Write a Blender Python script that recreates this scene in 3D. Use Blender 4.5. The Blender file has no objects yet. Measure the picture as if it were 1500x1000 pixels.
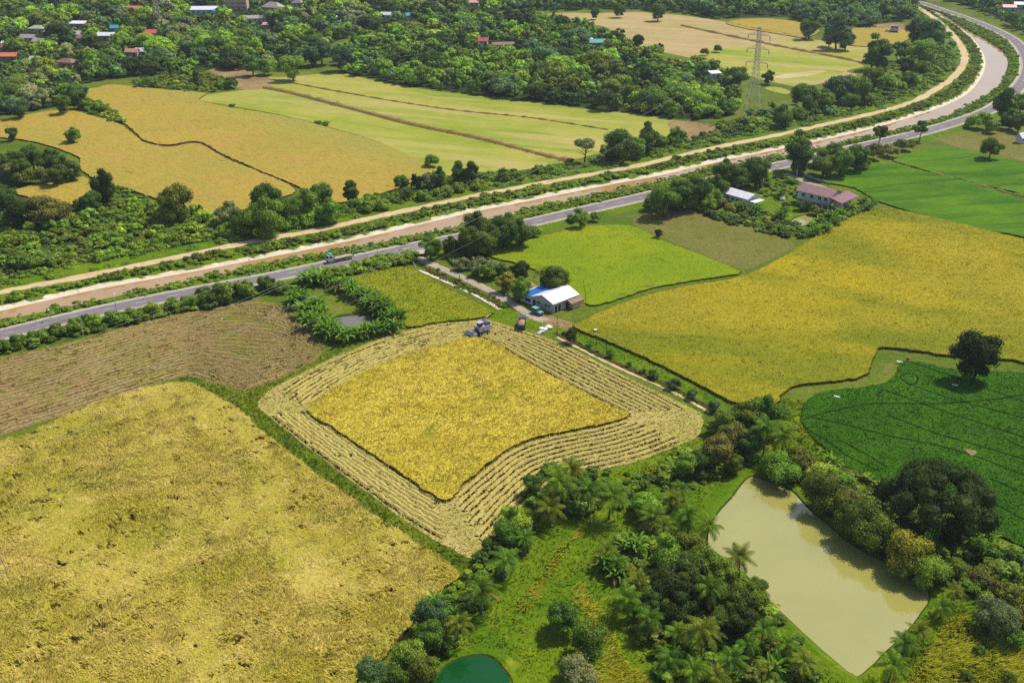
import bpy, math, random
import numpy as np
from mathutils import Vector, Matrix
from mathutils.geometry import delaunay_2d_cdt

rng = np.random.default_rng(11)
random.seed(5)
SC = bpy.context.scene
COL = SC.collection

# ------------------------------------------------------------------ camera model
TH = math.radians(24.0); HC = 132.0; F = 1706.0
ST, CT = math.sin(TH), math.cos(TH)

def G(p, z=0.0):
    """photo pixels -> ground points at height z"""
    p = np.atleast_2d(np.array(p, float))
    u = (p[:, 0] - 750) / F; v = (p[:, 1] - 500) / F
    t = (HC - z) / (ST + v * CT)
    return np.stack([u * t, t * (CT - v * ST)], 1)

def depth(x, y, z=0.0):
    return y * CT + (HC - z) * ST

def PX(x, y, z=0.0):
    d = depth(x, y, z)
    up = y * ST + (z - HC) * CT
    return 750 + F * x / d, 500 - F * up / d

def lin(r, g, b, k=1.0):
    f = lambda c: ((c / 255.0) / 12.92 if c <= 10 else ((c / 255.0 + 0.055) / 1.055) ** 2.4) * k
    return (f(r), f(g), f(b))

# ------------------------------------------------------------------ scene objects
def tag(o, label=None, cat=None, group=None, kind=None):
    if label: o["label"] = label
    if cat: o["category"] = cat
    if group: o["group"] = group
    if kind: o["kind"] = kind
    return o

def empty(name, loc, rz=0.0, parent=None):
    o = bpy.data.objects.new(name, None)
    o.empty_display_size = 0.5
    COL.objects.link(o)
    o.location = loc; o.rotation_euler = (0, 0, rz)
    if parent: o.parent = parent
    return o

class MB:
    """collects vertices and faces of one mesh"""
    def __init__(s):
        s.v = []; s.f = []; s.m = []; s.n = 0; s.sm = []
    def add(s, v, f, mi=0, smooth=False):
        v = np.asarray(v, np.float32).reshape(-1, 3)
        f = np.asarray(f, np.int64)
        s.f.append(f + s.n); s.m.append(np.full(len(f), mi, np.int32) if np.isscalar(mi) else np.asarray(mi, np.int32))
        s.sm.append(np.full(len(f), smooth, bool))
        s.v.append(v); s.n += len(v)
    def poly(s, v, mi=0):
        v = np.asarray(v, np.float32).reshape(-1, 3)
        s.add(v, np.arange(len(v))[None, :], mi)
    def arrays(s):
        return np.concatenate(s.v), s.f, s.m, s.sm
    def mesh(s, name, mats):
        V = np.concatenate(s.v)
        me = bpy.data.meshes.new(name)
        me.vertices.add(len(V)); me.vertices.foreach_set("co", V.ravel())
        tot = np.concatenate([np.full(len(f), f.shape[1], np.int32) for f in s.f])
        lv = np.concatenate([f.ravel() for f in s.f]).astype(np.int32)
        st = np.concatenate([[0], np.cumsum(tot)[:-1]]).astype(np.int32)
        me.loops.add(len(lv)); me.loops.foreach_set("vertex_index", lv)
        me.polygons.add(len(tot)); me.polygons.foreach_set("loop_start", st)
        try: me.polygons.foreach_set("loop_total", tot)
        except Exception: pass
        me.polygons.foreach_set("material_index", np.concatenate(s.m))
        me.polygons.foreach_set("use_smooth", np.concatenate(s.sm))
        for m in mats: me.materials.append(m)
        me.update(calc_edges=True)
        return me
    def build(s, name, mats, parent=None, loc=None, rz=0.0):
        if not isinstance(mats, (list, tuple)): mats = [mats]
        o = bpy.data.objects.new(name, s.mesh(name, mats))
        COL.objects.link(o)
        if parent: o.parent = parent
        if loc is not None: o.location = loc
        if rz: o.rotation_euler = (0, 0, rz)
        return o
    # primitives
    def box(s, c, d, rz=0.0, mi=0, tilt=0.0, taper=1.0):
        x, y, z = np.array(d, float) / 2
        v = np.array([[-x, -y, -z], [x, -y, -z], [x, y, -z], [-x, y, -z],
                      [-x * taper, -y * taper, z], [x * taper, -y * taper, z], [x * taper, y * taper, z], [-x * taper, y * taper, z]])
        if tilt:
            ct, st = math.cos(tilt), math.sin(tilt)
            v = np.stack([v[:, 0] * ct + v[:, 2] * st, v[:, 1], -v[:, 0] * st + v[:, 2] * ct], 1)
        cz, sz = math.cos(rz), math.sin(rz)
        v = np.stack([v[:, 0] * cz - v[:, 1] * sz, v[:, 0] * sz + v[:, 1] * cz, v[:, 2]], 1) + np.array(c)
        s.add(v, [[3, 2, 1, 0], [4, 5, 6, 7], [0, 1, 5, 4], [1, 2, 6, 5], [2, 3, 7, 6], [3, 0, 4, 7]], mi)
    def prism(s, prof, y0, y1, mi=0, axis='y'):
        """extrude an (x,z) outline along y"""
        n = len(prof); p = np.array(prof, float)
        a = np.stack([p[:, 0], np.full(n, y0), p[:, 1]], 1); b = a.copy(); b[:, 1] = y1
        if axis == 'x':
            a = a[:, [1, 0, 2]]; b = b[:, [1, 0, 2]]
        s.add(np.concatenate([a, b]), [[i, (i + 1) % n, n + (i + 1) % n, n + i] for i in range(n)], mi)
        s.poly(a[::-1], mi); s.poly(b, mi)
    def tube(s, pts, rad, n=6, mi=0, smooth=True, cap=True):
        pts = np.array(pts, float); k = len(pts)
        rad = np.broadcast_to(np.array(rad, float), (k,))
        t = np.gradient(pts, axis=0); t /= np.linalg.norm(t, axis=1)[:, None] + 1e-9
        ref = np.where(np.abs(t[:, 2:3]) > .9, [[1., 0, 0]], [[0, 0, 1.]])
        a = np.cross(t, ref); a /= np.linalg.norm(a, axis=1)[:, None] + 1e-9
        b = np.cross(t, a)
        th = np.arange(n) * 2 * np.pi / n
        ring = pts[:, None, :] + rad[:, None, None] * (np.cos(th)[None, :, None] * a[:, None, :] + np.sin(th)[None, :, None] * b[:, None, :])
        i = np.arange(k - 1)[:, None] * n; j = np.arange(n)[None, :]; j2 = (j + 1) % n
        f = np.stack([i + j, i + j2, i + n + j2, i + n + j], -1).reshape(-1, 4)
        s.add(ring.reshape(-1, 3), f, mi, smooth)
        if cap:
            s.poly(ring[0], mi); s.poly(ring[-1][::-1], mi)
    def wheel(s, c, r, w, ang=0.0, n=14, mi=0):
        """a disc whose axle points along direction ang (in the ground plane)"""
        d = np.array([math.cos(ang), math.sin(ang), 0]) * w / 2
        s.tube([np.array(c) - d, np.array(c) + d], r, n, mi, False)

def spline(pts, sub=6, closed=False):
    p = np.array(pts, float); n = len(p)
    if closed: q = np.concatenate([p[-1:], p, p[:2]]); segs = n
    else: q = np.concatenate([2 * p[:1] - p[1:2], p, 2 * p[-1:] - p[-2:-1]]); segs = n - 1
    out = []
    t = np.linspace(0, 1, sub, endpoint=False)[:, None]
    for i in range(segs):
        a, b, c, d = q[i], q[i + 1], q[i + 2], q[i + 3]
        out.append(.5 * (2 * b + (c - a) * t + (2 * a - 5 * b + 4 * c - d) * t ** 2 + (3 * b - a - 3 * c + d) * t ** 3))
    if not closed: out.append(p[-1:])
    return np.concatenate(out)

def resample(L, n=None, step=None):
    d = np.concatenate([[0], np.cumsum(np.linalg.norm(np.diff(L, axis=0), axis=1))])
    if n is None: n = max(2, int(d[-1] / step) + 1)
    t = np.linspace(0, d[-1], n)
    return np.stack([np.interp(t, d, L[:, k]) for k in range(L.shape[1])], 1)

def line_px(pts, z=0.0, step=2.0, sub=6):
    return resample(G(spline(pts, sub), z), step=step)

def normals2(L):
    t = np.gradient(L, axis=0); t /= np.linalg.norm(t, axis=1)[:, None] + 1e-9
    return np.stack([-t[:, 1], t[:, 0]], 1)      # left of the walking direction

def poly_px(pts, z=0.0, sub=5, jit=.12):
    P = G(spline(pts, sub, True), z)
    if jit: P = P + rng.normal(0, jit, P.shape)
    return P

def inpoly(P, poly):
    if len(P) == 0: return np.zeros(0, bool)
    x, y = P[:, 0], P[:, 1]; c = np.zeros(len(P), bool)
    lo, hi = poly.min(0), poly.max(0); ins = (x >= lo[0]) & (x <= hi[0]) & (y >= lo[1]) & (y <= hi[1])
    if not ins.any(): return c
    if not ins.all():
        c[ins] = inpoly(P[ins], poly); return c
    a = poly; b = np.roll(poly, -1, 0)
    for (x1, y1), (x2, y2) in zip(a, b):
        if y1 == y2: continue
        m = ((y1 > y) != (y2 > y)) & (x < (x2 - x1) * (y - y1) / (y2 - y1) + x1)
        c ^= m
    return c

def parea(p):
    a = p; b = np.roll(p, -1, 0)
    return abs((a[:, 0] * b[:, 1] - a[:, 1] * b[:, 0]).sum()) / 2

def in_view(P, z=0, m=60):
    x, y = PX(P[:, 0], P[:, 1], z)
    return (x > -m) & (x < 1500 + m) & (y > -m) & (y < 1000 + m)

def scatter(poly, dens, view=60):
    lo, hi = poly.min(0), poly.max(0)
    n = int(np.prod(hi - lo) * dens)
    P = rng.uniform(lo, hi, (n, 2))
    P = P[inpoly(P, poly)]
    return P[in_view(P, 0, view)] if view else P

def poisson(poly, r, view=60, exclude=(), tries=6):
    A = parea(poly); P = scatter(poly, tries / (r * r), view)
    for e in exclude: P = P[~inpoly(P, e)]
    keep = []; cell = {}
    for x, y in P:
        i, j = int(x // r), int(y // r); ok = True
        for a in (i - 1, i, i + 1):
            for b in (j - 1, j, j + 1):
                for k in cell.get((a, b), ()):
                    if (keep[k][0] - x) ** 2 + (keep[k][1] - y) ** 2 < r * r: ok = False; break
        if ok:
            cell.setdefault((i, j), []).append(len(keep)); keep.append((x, y))
    return np.array(keep).reshape(-1, 2)

_ph = rng.uniform(0, 6.28, (8, 2)); _dr = rng.uniform(0, 6.28, 8)
def wav(P, wl, k=0):
    """smooth pseudo noise in about -1..1 with wavelength wl"""
    s = 0
    for i in range(5):
        a = _dr[i] + k * 1.7; f = 2 * np.pi / wl * (0.6 + .25 * i)
        s = s + np.sin((P[:, 0] * math.cos(a) + P[:, 1] * math.sin(a)) * f + _ph[i, 0] + k)
    return s / 2.6

def sheet(name, poly, z, mat, label=None, cat=None, kind="structure"):
    b = MB(); b.poly(np.c_[poly, np.full(len(poly), z)])
    return tag(b.build(name, mat), label, cat, None, kind)

def ribbon(L, offs, mb=None, mi=0):
    """loft of (offset, z) pairs along L; mi may be a list per band"""
    mb = mb or MB(); N = normals2(L); n = len(L)
    rows = []
    for o, z in offs:
        o = np.broadcast_to(np.asarray(o, float), (n,)); z = np.broadcast_to(np.asarray(z, float), (n,))
        rows.append(np.c_[L + N * o[:, None], z])
    k = len(rows); V = np.stack(rows, 1).reshape(-1, 3)
    for j in range(k - 1):
        i = np.arange(n - 1) * k + j
        f = np.stack([i, i + 1, i + k + 1, i + k], 1)
        # winding so that faces look up (walking direction with left normal)
        mb_mi = mi[j] if isinstance(mi, (list, tuple)) else mi
        mb.f.append(f[:, ::-1] + mb.n); mb.m.append(np.full(n - 1, mb_mi, np.int32)); mb.sm.append(np.zeros(n - 1, bool))
    mb.v.append(V.astype(np.float32)); mb.n += len(V)
    return mb

def relief_slab(poly, step, zfun, view=80):
    """(verts, tris, boundary side quads) : standing crop with an uneven top"""
    lo, hi = poly.min(0), poly.max(0)
    gx, gy = np.meshgrid(np.arange(lo[0], hi[0], step), np.arange(lo[1], hi[1], step))
    P = np.stack([gx.ravel(), gy.ravel()], 1); P += rng.uniform(-.3, .3, P.shape) * step
    P = P[inpoly(P, poly)]; P = P[in_view(P, 0, view)]
    n = len(poly)
    pts = [Vector(p) for p in np.concatenate([poly, P]).tolist()]
    ed = [(i, (i + 1) % n) for i in range(n)]
    v, e, f, *_ = delaunay_2d_cdt(pts, ed, [], 1, 1e-4)
    V = np.array([(q.x, q.y) for q in v]); T = np.array([t for t in f if len(t) == 3], np.int64)
    Z = zfun(V)
    # make every triangle look up
    a, b, c = V[T[:, 0]], V[T[:, 1]], V[T[:, 2]]
    cr = (b[:, 0] - a[:, 0]) * (c[:, 1] - a[:, 1]) - (b[:, 1] - a[:, 1]) * (c[:, 0] - a[:, 0])
    T[cr < 0] = T[cr < 0][:, ::-1]
    return np.c_[V, Z], T

def side_walls(mb, poly, z1, mi):
    n = len(poly); a = np.c_[poly, np.zeros(n)]; b = np.c_[poly, np.full(n, z1)]
    V = np.concatenate([a, b]); i = np.arange(n); j = (i + 1) % n
    mb.add(V, np.stack([i, j, j + n, i + n], 1), mi)

def tufts(mb, P, z, L, W, lean, az, blades=3, mi=0, spread=.5, tip=.55):
    """leaning blades (one quad each) standing on points P"""
    n = len(P)
    if n == 0: return
    z = np.broadcast_to(np.asarray(z, float), (n,)); lean = np.broadcast_to(np.asarray(lean, float), (n,)); az = np.broadcast_to(np.asarray(az, float), (n,))
    for k in range(blades):
        a = az + rng.normal(0, spread, n); le = np.clip(lean + rng.normal(0, .22, n), -1.4, 1.45)
        l = L * rng.uniform(.7, 1.25, n); w = W * rng.uniform(.7, 1.3, n)
        d = np.stack([np.cos(a), np.sin(a)], 1); q = np.stack([-d[:, 1], d[:, 0]], 1)
        b = np.c_[P + rng.normal(0, W * .9, (n, 2)), z]
        t = b + np.c_[d * (l * np.sin(le))[:, None], l * np.cos(le)]
        o = np.c_[q, np.zeros(n)] * (w / 2)[:, None]
        V = np.stack([b - o, b + o, t + o * tip, t - o * tip], 1).reshape(-1, 3)
        mb.add(V, np.arange(4 * n).reshape(-1, 4), mi)

# ------------------------------------------------------------------ materials
class NT:
    def __init__(s, name):
        s.mat = bpy.data.materials.new(name); s.mat.use_nodes = True
        s.t = s.mat.node_tree; s.t.nodes.clear()
        s.out = s.n("ShaderNodeOutputMaterial")
    def n(s, typ, **kw):
        nd = s.t.nodes.new(typ)
        for k, v in kw.items(): setattr(nd, k, v)
        return nd
    def l(s, a, b): s.t.links.new(a, b)
    def setv(s, sock, v):
        if hasattr(v, "is_output"): s.l(v, sock)
        elif isinstance(v, tuple) and len(v) == 3 and sock.type == 'RGBA': sock.default_value = (*v, 1)
        else: sock.default_value = v
    def pos(s, rot=0.0, sc=(1, 1, 1), obj=False):
        if obj: g = s.n("ShaderNodeTexCoord").outputs["Object"]
        else: g = s.n("ShaderNodeNewGeometry").outputs["Position"]
        if rot == 0 and sc == (1, 1, 1): return g
        m = s.n("ShaderNodeMapping"); s.l(g, m.inputs[0])
        # rotate the domain first, then stretch it
        m.vector_type = 'POINT'
        r = s.n("ShaderNodeVectorRotate"); r.rotation_type = 'Z_AXIS'; s.l(g, r.inputs["Vector"]); r.inputs["Angle"].default_value = rot
        s.l(r.outputs[0], m.inputs[0]); m.inputs["Scale"].default_value = sc
        return m.outputs[0]
    def noise(s, vec, scale, detail=3, rough=.55, dist=0.0):
        n = s.n("ShaderNodeTexNoise"); s.l(vec, n.inputs["Vector"])
        n.inputs["Scale"].default_value = scale; n.inputs["Detail"].default_value = detail
        n.inputs["Roughness"].default_value = rough; n.inputs["Distortion"].default_value = dist
        return n.outputs["Fac"]
    def ramp(s, fac, stops, interp='LINEAR'):
        r = s.n("ShaderNodeValToRGB"); r.color_ramp.interpolation = interp
        el = r.color_ramp.elements
        while len(el) < len(stops): el.new(.5)
        for e, (p, c) in zip(el, stops):
            e.position = p; e.color = (*c, 1) if isinstance(c, tuple) else (c, c, c, 1)
        s.l(fac, r.inputs[0]); return r.outputs[0]
    def mix(s, fac, a, b, mode='MIX'):
        m = s.n("ShaderNodeMix", data_type='RGBA', blend_type=mode)
        s.setv(m.inputs[0], fac); s.setv(m.inputs[6], a); s.setv(m.inputs[7], b)
        return m.outputs[2]
    def math(s, op, a, b=0.0):
        m = s.n("ShaderNodeMath", operation=op); s.setv(m.inputs[0], a); s.setv(m.inputs[1], b); return m.outputs[0]
    def bump(s, h, strength=.6, dist=.3):
        b = s.n("ShaderNodeBump"); s.l(h, b.inputs["Height"])
        b.inputs["Strength"].default_value = strength; b.inputs["Distance"].default_value = dist
        return b.outputs[0]
    def surf(s, col, rough=.8, spec=.3, normal=None, metal=0.0, trans=0.0, ior=None):
        p = s.n("ShaderNodeBsdfPrincipled")
        s.setv(p.inputs["Base Color"], col); s.setv(p.inputs["Roughness"], rough)
        p.inputs["Specular IOR Level"].default_value = spec; p.inputs["Metallic"].default_value = metal
        if ior: p.inputs["IOR"].default_value = ior
        if normal is not None: s.l(normal, p.inputs["Normal"])
        o = p.outputs[0]
        if trans:
            t = s.n("ShaderNodeBsdfTranslucent"); s.setv(t.inputs[0], col)
            if normal is not None: s.l(normal, t.inputs["Normal"])
            mx = s.n("ShaderNodeMixShader"); mx.inputs[0].default_value = trans
            s.l(o, mx.inputs[1]); s.l(t.outputs[0], mx.inputs[2]); o = mx.outputs[0]
        s.l(o, s.out.inputs[0]); return s.mat

def simple(name, col, rough=.7, spec=.3, metal=0.0, var=.18, scale=2.0):
    """paint, metal, concrete ... with a little uneven wear"""
    t = NT(name); v = t.pos(obj=True)
    n = t.noise(v, scale, 4); n2 = t.noise(v, scale * 7, 2)
    f = t.ramp(n, [(.25, 1 - var), (.75, 1 + var * .6)]); f2 = t.ramp(n2, [(.3, 1 - var * .5), (.7, 1 + var * .3)])
    c = t.mix(1.0, t.mix(1.0, col, f, 'MULTIPLY'), f2, 'MULTIPLY')
    return t.surf(c, rough, spec, t.bump(n2, .15, .02), metal)

def field_mat(name, c1, c2, c3, big=.035, mid=.22, grain=1.3, rot=0.0, stretch=1.0, gcon=.35, bumpd=.35, c3pos=(.55, .72), rough=.75, streak=None, blend=None, marks=None):
    """crops and grass: large patches c1-c2, blotches of c3, fine stalk grain"""
    t = NT(name)
    v = t.pos(); vs = t.pos(rot, (1.0 / stretch, 1, 1)) if (rot or stretch != 1) else v
    nb = t.noise(v, big, 4, .6, .6); nm = t.noise(vs, mid, 4, .6, .8); ng = t.noise(vs, grain, 3, .65, .4); nf = t.noise(v, grain * 2.7, 2, .6)
    c = t.mix(t.ramp(nb, [(.36, 0.), (.64, 1.)]), c1, c2)
    c = t.mix(t.ramp(nm, [(c3pos[0], 0.), (c3pos[1], 1.)]), c, c3)
    if streak:
        ns = t.noise(t.pos(streak[0], (1 / 14.0, 1, 1)), streak[1], 3, .6, .3)
        c = t.mix(t.ramp(ns, [(.48, 0.), (.62, streak[3] if len(streak) > 3 else .7)]), c, streak[2])
    if marks:        # small gaps where stalks have fallen and the stems show: (scale, colour, from, to)
        nk = t.noise(t.pos(.4, (.3, 1, 1)), marks[0], 4, .7, .5)
        c = t.mix(t.ramp(nk, [(marks[2], 0.), (marks[3], .85)]), c, marks[1])
    if blend:        # ripeness changing across the field: (origin, direction, length, colour)
        (ox, oy), (dx, dy), ln, bc = blend
        vm = t.n("ShaderNodeVectorMath", operation='DOT_PRODUCT'); t.l(v, vm.inputs[0]); vm.inputs[1].default_value = (dx / ln, dy / ln, 0)
        f = t.math('ADD', t.math('SUBTRACT', vm.outputs["Value"], (ox * dx + oy * dy) / ln), t.math('MULTIPLY', t.math('SUBTRACT', nm, .5), 1.1))
        c = t.mix(t.ramp(f, [(0., 0.), (1., 1.)]), c, bc)
    g = t.ramp(ng, [(.28, 1 - gcon), (.5, 1.), (.75, 1 + gcon * .45)])
    g2 = t.ramp(nf, [(.3, 1 - gcon * .6), (.7, 1 + gcon * .3)])
    c = t.mix(1.0, t.mix(1.0, c, g, 'MULTIPLY'), g2, 'MULTIPLY')
    h = t.math('ADD', ng, t.math('MULTIPLY', nf, .45))
    return t.surf(c, rough, .04, t.bump(h, .9, bumpd))

def blade_mat(name, ca, cb, cc, big=.035, trans=.2, blot=None):
    t = NT(name)
    r = t.n("ShaderNodeNewGeometry").outputs["Random Per Island"]
    v = t.pos(); nb = t.noise(v, big, 4, .6, .6)
    c = t.mix(t.ramp(nb, [(.36, 0.), (.64, 1.)]), ca, cb)
    if blot:          # the same blotches as in the crop's own surface: (colour, scale, rot, stretch, from, to)
        vb = t.pos(blot[2], (1.0 / blot[3], 1, 1)) if blot[3] != 1 else v
        c = t.mix(t.ramp(t.noise(vb, blot[1], 4, .6, .8), [(blot[4], 0.), (blot[5], 1.)]), c, blot[0])
    c = t.mix(t.ramp(r, [(.5, 0.), (1., .8)]), c, cc)
    c = t.mix(1.0, c, t.ramp(r, [(0., .78), (.5, 1.), (1., 1.16)]), 'MULTIPLY')
    return t.surf(c, .8, 0.0, None, 0, trans)

def foliage(name, source, rough=.6, spec=.08):
    """leaves: source 'object' takes the plant's own colour, 'tint' a per-plant colour of a merged wood"""
    t = NT(name)
    r = t.n("ShaderNodeNewGeometry").outputs["Random Per Island"]
    if source == 'object': base = t.n("ShaderNodeObjectInfo").outputs["Color"]
    else:
        a = t.n("ShaderNodeAttribute"); a.attribute_name = "tint"; base = a.outputs["Color"]
    c = t.mix(1.0, base, t.ramp(r, [(0., .55), (.55, 1.), (.9, 1.45), (1., 1.75)]), 'MULTIPLY')
    c = t.mix(t.ramp(t.noise(t.pos(), .35, 2), [(.45, 0.), (.7, .35)]), c, t.mix(1.0, c, (1.35, 1.15, .55), 'MULTIPLY'))
    return t.surf(c, rough, spec, None, 0, .28)
# ------------------------------------------------------------------ ground materials
K = .80; KB = 1.06; KG = .92
M = {}
M['ground'] = field_mat('rough_grass', lin(88, 112, 24, K), lin(118, 130, 36, K), lin(140, 132, 60, K), .03, .16, .9, c3pos=(.56, .75))
M['lawn'] = field_mat('bright_grass', lin(80, 112, 8, KG), lin(104, 128, 12, KG), lin(138, 142, 34, KG), .05, .2, 1.0, gcon=.26, c3pos=(.56, .76))
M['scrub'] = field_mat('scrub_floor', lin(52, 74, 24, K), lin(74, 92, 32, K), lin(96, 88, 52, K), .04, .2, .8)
M['soil'] = field_mat('bare_soil', lin(150, 124, 84, K), lin(176, 150, 104, K), lin(126, 100, 64, K), .06, .4, 2.0, gcon=.3, bumpd=.12)
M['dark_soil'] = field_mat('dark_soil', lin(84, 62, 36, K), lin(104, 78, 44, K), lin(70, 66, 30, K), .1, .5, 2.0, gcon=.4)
M['sand'] = field_mat('pale_sand', lin(234, 216, 184, .76), lin(246, 232, 206, .76), lin(206, 184, 146, .76), .1, .45, 2.0, gcon=.16, bumpd=.12, c3pos=(.6, .75))
M['track'] = field_mat('dirt_track', lin(214, 182, 138, K), lin(226, 198, 158, K), lin(190, 156, 112, K), .08, .5, 2.2, gcon=.16, bumpd=.08)
M['lane'] = field_mat('gravel_lane', lin(176, 160, 142, K), lin(192, 176, 156, K), lin(160, 138, 110, K), .1, .5, 2.5, gcon=.2, bumpd=.06)
M['asphalt'] = field_mat('asphalt', lin(134, 124, 126, K), lin(144, 134, 134, K), lin(118, 108, 110, K), .05, .3, 3.5, gcon=.14, bumpd=.02, rough=.85)
M['shoulder'] = field_mat('dusty_shoulder', lin(196, 180, 160, K), lin(206, 192, 176, K), lin(164, 150, 116, K), .1, .5, 2.5, gcon=.18, bumpd=.05)
M['paint'] = simple('road_paint', lin(232, 228, 220, .75), .6, .3, var=.3, scale=1.5)

# ripe rice: lodged field, standing block, large field, small field
M['rice_lodged'] = field_mat('lodged_rice', lin(158, 150, 44, .94), lin(190, 174, 76, .94), lin(218, 192, 114, .94), .045, .12, 1.3, gcon=.36, bumpd=.45, c3pos=(.54, .74))
M['rice_block'] = field_mat('ripe_rice', lin(190, 172, 56, .98), lin(206, 186, 68, .98), lin(166, 156, 40, .98), .05, .12, 1.7, gcon=.28, bumpd=.3)
M['rice_gold'] = field_mat('golden_rice', lin(180, 162, 28, .85), lin(160, 150, 36, .85), lin(128, 134, 24, .85), .018, .022, 1.7, rot=.5, stretch=2.0, gcon=.24, bumpd=.3, c3pos=(.42, .62))
M['rice_mixed'] = field_mat('ripening_rice', lin(148, 150, 28, .9), lin(140, 146, 22, .9), lin(110, 132, 18, .9), .05, .13, 1.4, gcon=.3, bumpd=.4)
M['rice_bright'] = field_mat('young_rice', lin(128, 154, 12, K), lin(152, 164, 18, K), lin(112, 142, 10, K), .03, .16, 1.5, gcon=.26, bumpd=.35)
M['rice_green'] = field_mat('green_rice', lin(86, 134, 4, .74), lin(106, 148, 6, .74), lin(68, 114, 4, .74), .03, .1, 1.5, rot=-.25, stretch=5.0, gcon=.34, bumpd=.5, c3pos=(.46, .64))
M['rice_deep'] = field_mat('deep_green_rice', lin(48, 88, 4, 1.08), lin(60, 102, 5, 1.08), lin(42, 76, 4, 1.08), .04, .2, 1.6, gcon=.26, bumpd=.35)
FA = G((330, 150))[0]; FB = G((560, 215))[0]; FD = G((620, 243))[0] - G((300, 146))[0]; FD = np.array([-FD[1], FD[0]]) / np.linalg.norm(FD); FB = G((460, 182))[0]; FD = FD * (1 if (G((560, 160))[0] - FB) @ FD > 0 else -1)
M['rice_far'] = field_mat('far_golden_rice', lin(190, 164, 68, .75), lin(176, 160, 68, .75), lin(196, 154, 78, .75), .016, .05, .9, rot=.6, stretch=2.0, gcon=.26, bumpd=.5, marks=(.22, lin(120, 94, 40, .75), .66, .72))
M['rice_far_mix'] = field_mat('far_mixed_rice', lin(192, 164, 68, .75), lin(178, 160, 66, .75), lin(198, 154, 80, .75), .016, .05, .9, rot=.6, stretch=2.0, gcon=.26, bumpd=.5, marks=(.22, lin(120, 94, 40, .75), .63, .69), blend=(tuple(FB - FD * 30), tuple(FD), 40.0, lin(164, 164, 74, .75)))
M['pale_dirt'] = field_mat('pale_dry_dirt', lin(206, 190, 148, K), lin(190, 172, 112, K), lin(214, 200, 166, K), .05, .08, .7, rot=.3, stretch=5.0, gcon=.12)
M['pale_green'] = field_mat('cut_field_regrowth', lin(156, 164, 56, K), lin(180, 172, 80, K), lin(126, 152, 30, K), .016, .045, .7, rot=.42, stretch=5.0, gcon=.18, bumpd=.25, c3pos=(.5, .66), streak=(.36, .07, lin(188, 174, 100, K), .85))
M['pale_straw'] = field_mat('cut_field_straw', lin(190, 166, 110, K), lin(176, 158, 98, K), lin(160, 156, 72, K), .014, .04, .6, rot=.35, stretch=4.0, gcon=.18, bumpd=.25, streak=(.3, .08, lin(198, 172, 128, K), .8))
M['fallow'] = field_mat('fallow_weeds', lin(120, 122, 48, K), lin(136, 126, 66, K), lin(104, 112, 40, K), .05, .25, .9, gcon=.4, bumpd=.4)
M['stubble'] = field_mat('pale_stubble', lin(206, 186, 112, .74), lin(186, 178, 84, .74), lin(182, 164, 84, .74), .06, .3, 1.6, gcon=.26, bumpd=.2)
M['stubble_brown'] = field_mat('muddy_stubble', lin(138, 114, 66, .84), lin(150, 126, 82, .84), lin(124, 126, 44, .84), .035, .08, 1.2, rot=.9, stretch=3.0, gcon=.34, bumpd=.3, c3pos=(.44, .56))
M['straw'] = field_mat('loose_straw', lin(216, 200, 112, .70), lin(214, 194, 104, .70), lin(200, 176, 92, .70), .1, .5, 1.8, gcon=.3, bumpd=.25)
M['straw_dull'] = field_mat('weathered_straw', lin(176, 152, 98, .84), lin(164, 142, 86, .84), lin(146, 140, 58, .84), .1, .3, 1.8, gcon=.34, bumpd=.25)
M['rut'] = field_mat('shaded_row_soil', lin(44, 28, 8, K), lin(56, 36, 12, K), lin(80, 56, 20, K), .1, .6, 2.2, gcon=.4)  # soil between the straw rows, darkened to carry the rows' shade
M['crop_side'] = field_mat('crop_stems', lin(96, 74, 24, K), lin(110, 90, 34, K), lin(80, 66, 20, K), .2, .8, 2.5, gcon=.4)
M['crop_side_green'] = field_mat('green_stems', lin(52, 78, 12, K), lin(70, 92, 18, K), lin(60, 64, 18, K), .2, .8, 2.5, gcon=.4)
M['tramline'] = field_mat('wet_tramline', lin(20, 56, 4, K), lin(24, 62, 5, K), lin(36, 58, 12, K), .2, .6, 2.0, gcon=.3)

B_gold = blade_mat('ripe_blades', lin(174, 160, 46, .94), lin(208, 182, 94, .94), lin(222, 204, 112, .94), .045, .2, (lin(150, 144, 44, .94), .06, 0, 1, .5, .66))
B_block = blade_mat('block_blades', lin(198, 178, 60, .98), lin(208, 186, 80, .98), lin(228, 210, 108, .98), .05, .2, (lin(172, 162, 46, .98), .12, 0, 1, .52, .7))
B_big = blade_mat('golden_blades', lin(190, 172, 34, .85), lin(168, 158, 42, .85), lin(202, 184, 66, .85), .018, .2, (lin(134, 140, 26, .85), .022, .5, 2.0, .42, .62))
B_mixed = blade_mat('ripening_blades', lin(150, 152, 30, .9), lin(142, 148, 26, .9), lin(190, 176, 50, .9), .05, .2, (lin(110, 134, 20, .9), .13, 0, 1, .5, .7))
B_bright = blade_mat('young_blades', lin(130, 156, 14, K), lin(154, 166, 20, K), lin(172, 184, 40, K), .03)
B_green = blade_mat('green_blades', lin(88, 136, 4, .74), lin(108, 152, 6, .74), lin(116, 168, 12, .74), .03, .2, (lin(68, 114, 4, .74), .1, -.25, 3.0, .52, .7))
B_deep = blade_mat('deep_blades', lin(52, 92, 4, 1.08), lin(62, 104, 5, 1.08), lin(78, 120, 10, 1.08), .04)
B_grass = blade_mat('grass_blades', lin(88, 120, 10, KG), lin(122, 140, 20, KG), lin(166, 164, 46, KG), .05)
B_tall = blade_mat('tall_grass_blades', lin(172, 176, 24, KG), lin(196, 190, 40, KG), lin(222, 208, 90, KG), .06)

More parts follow.
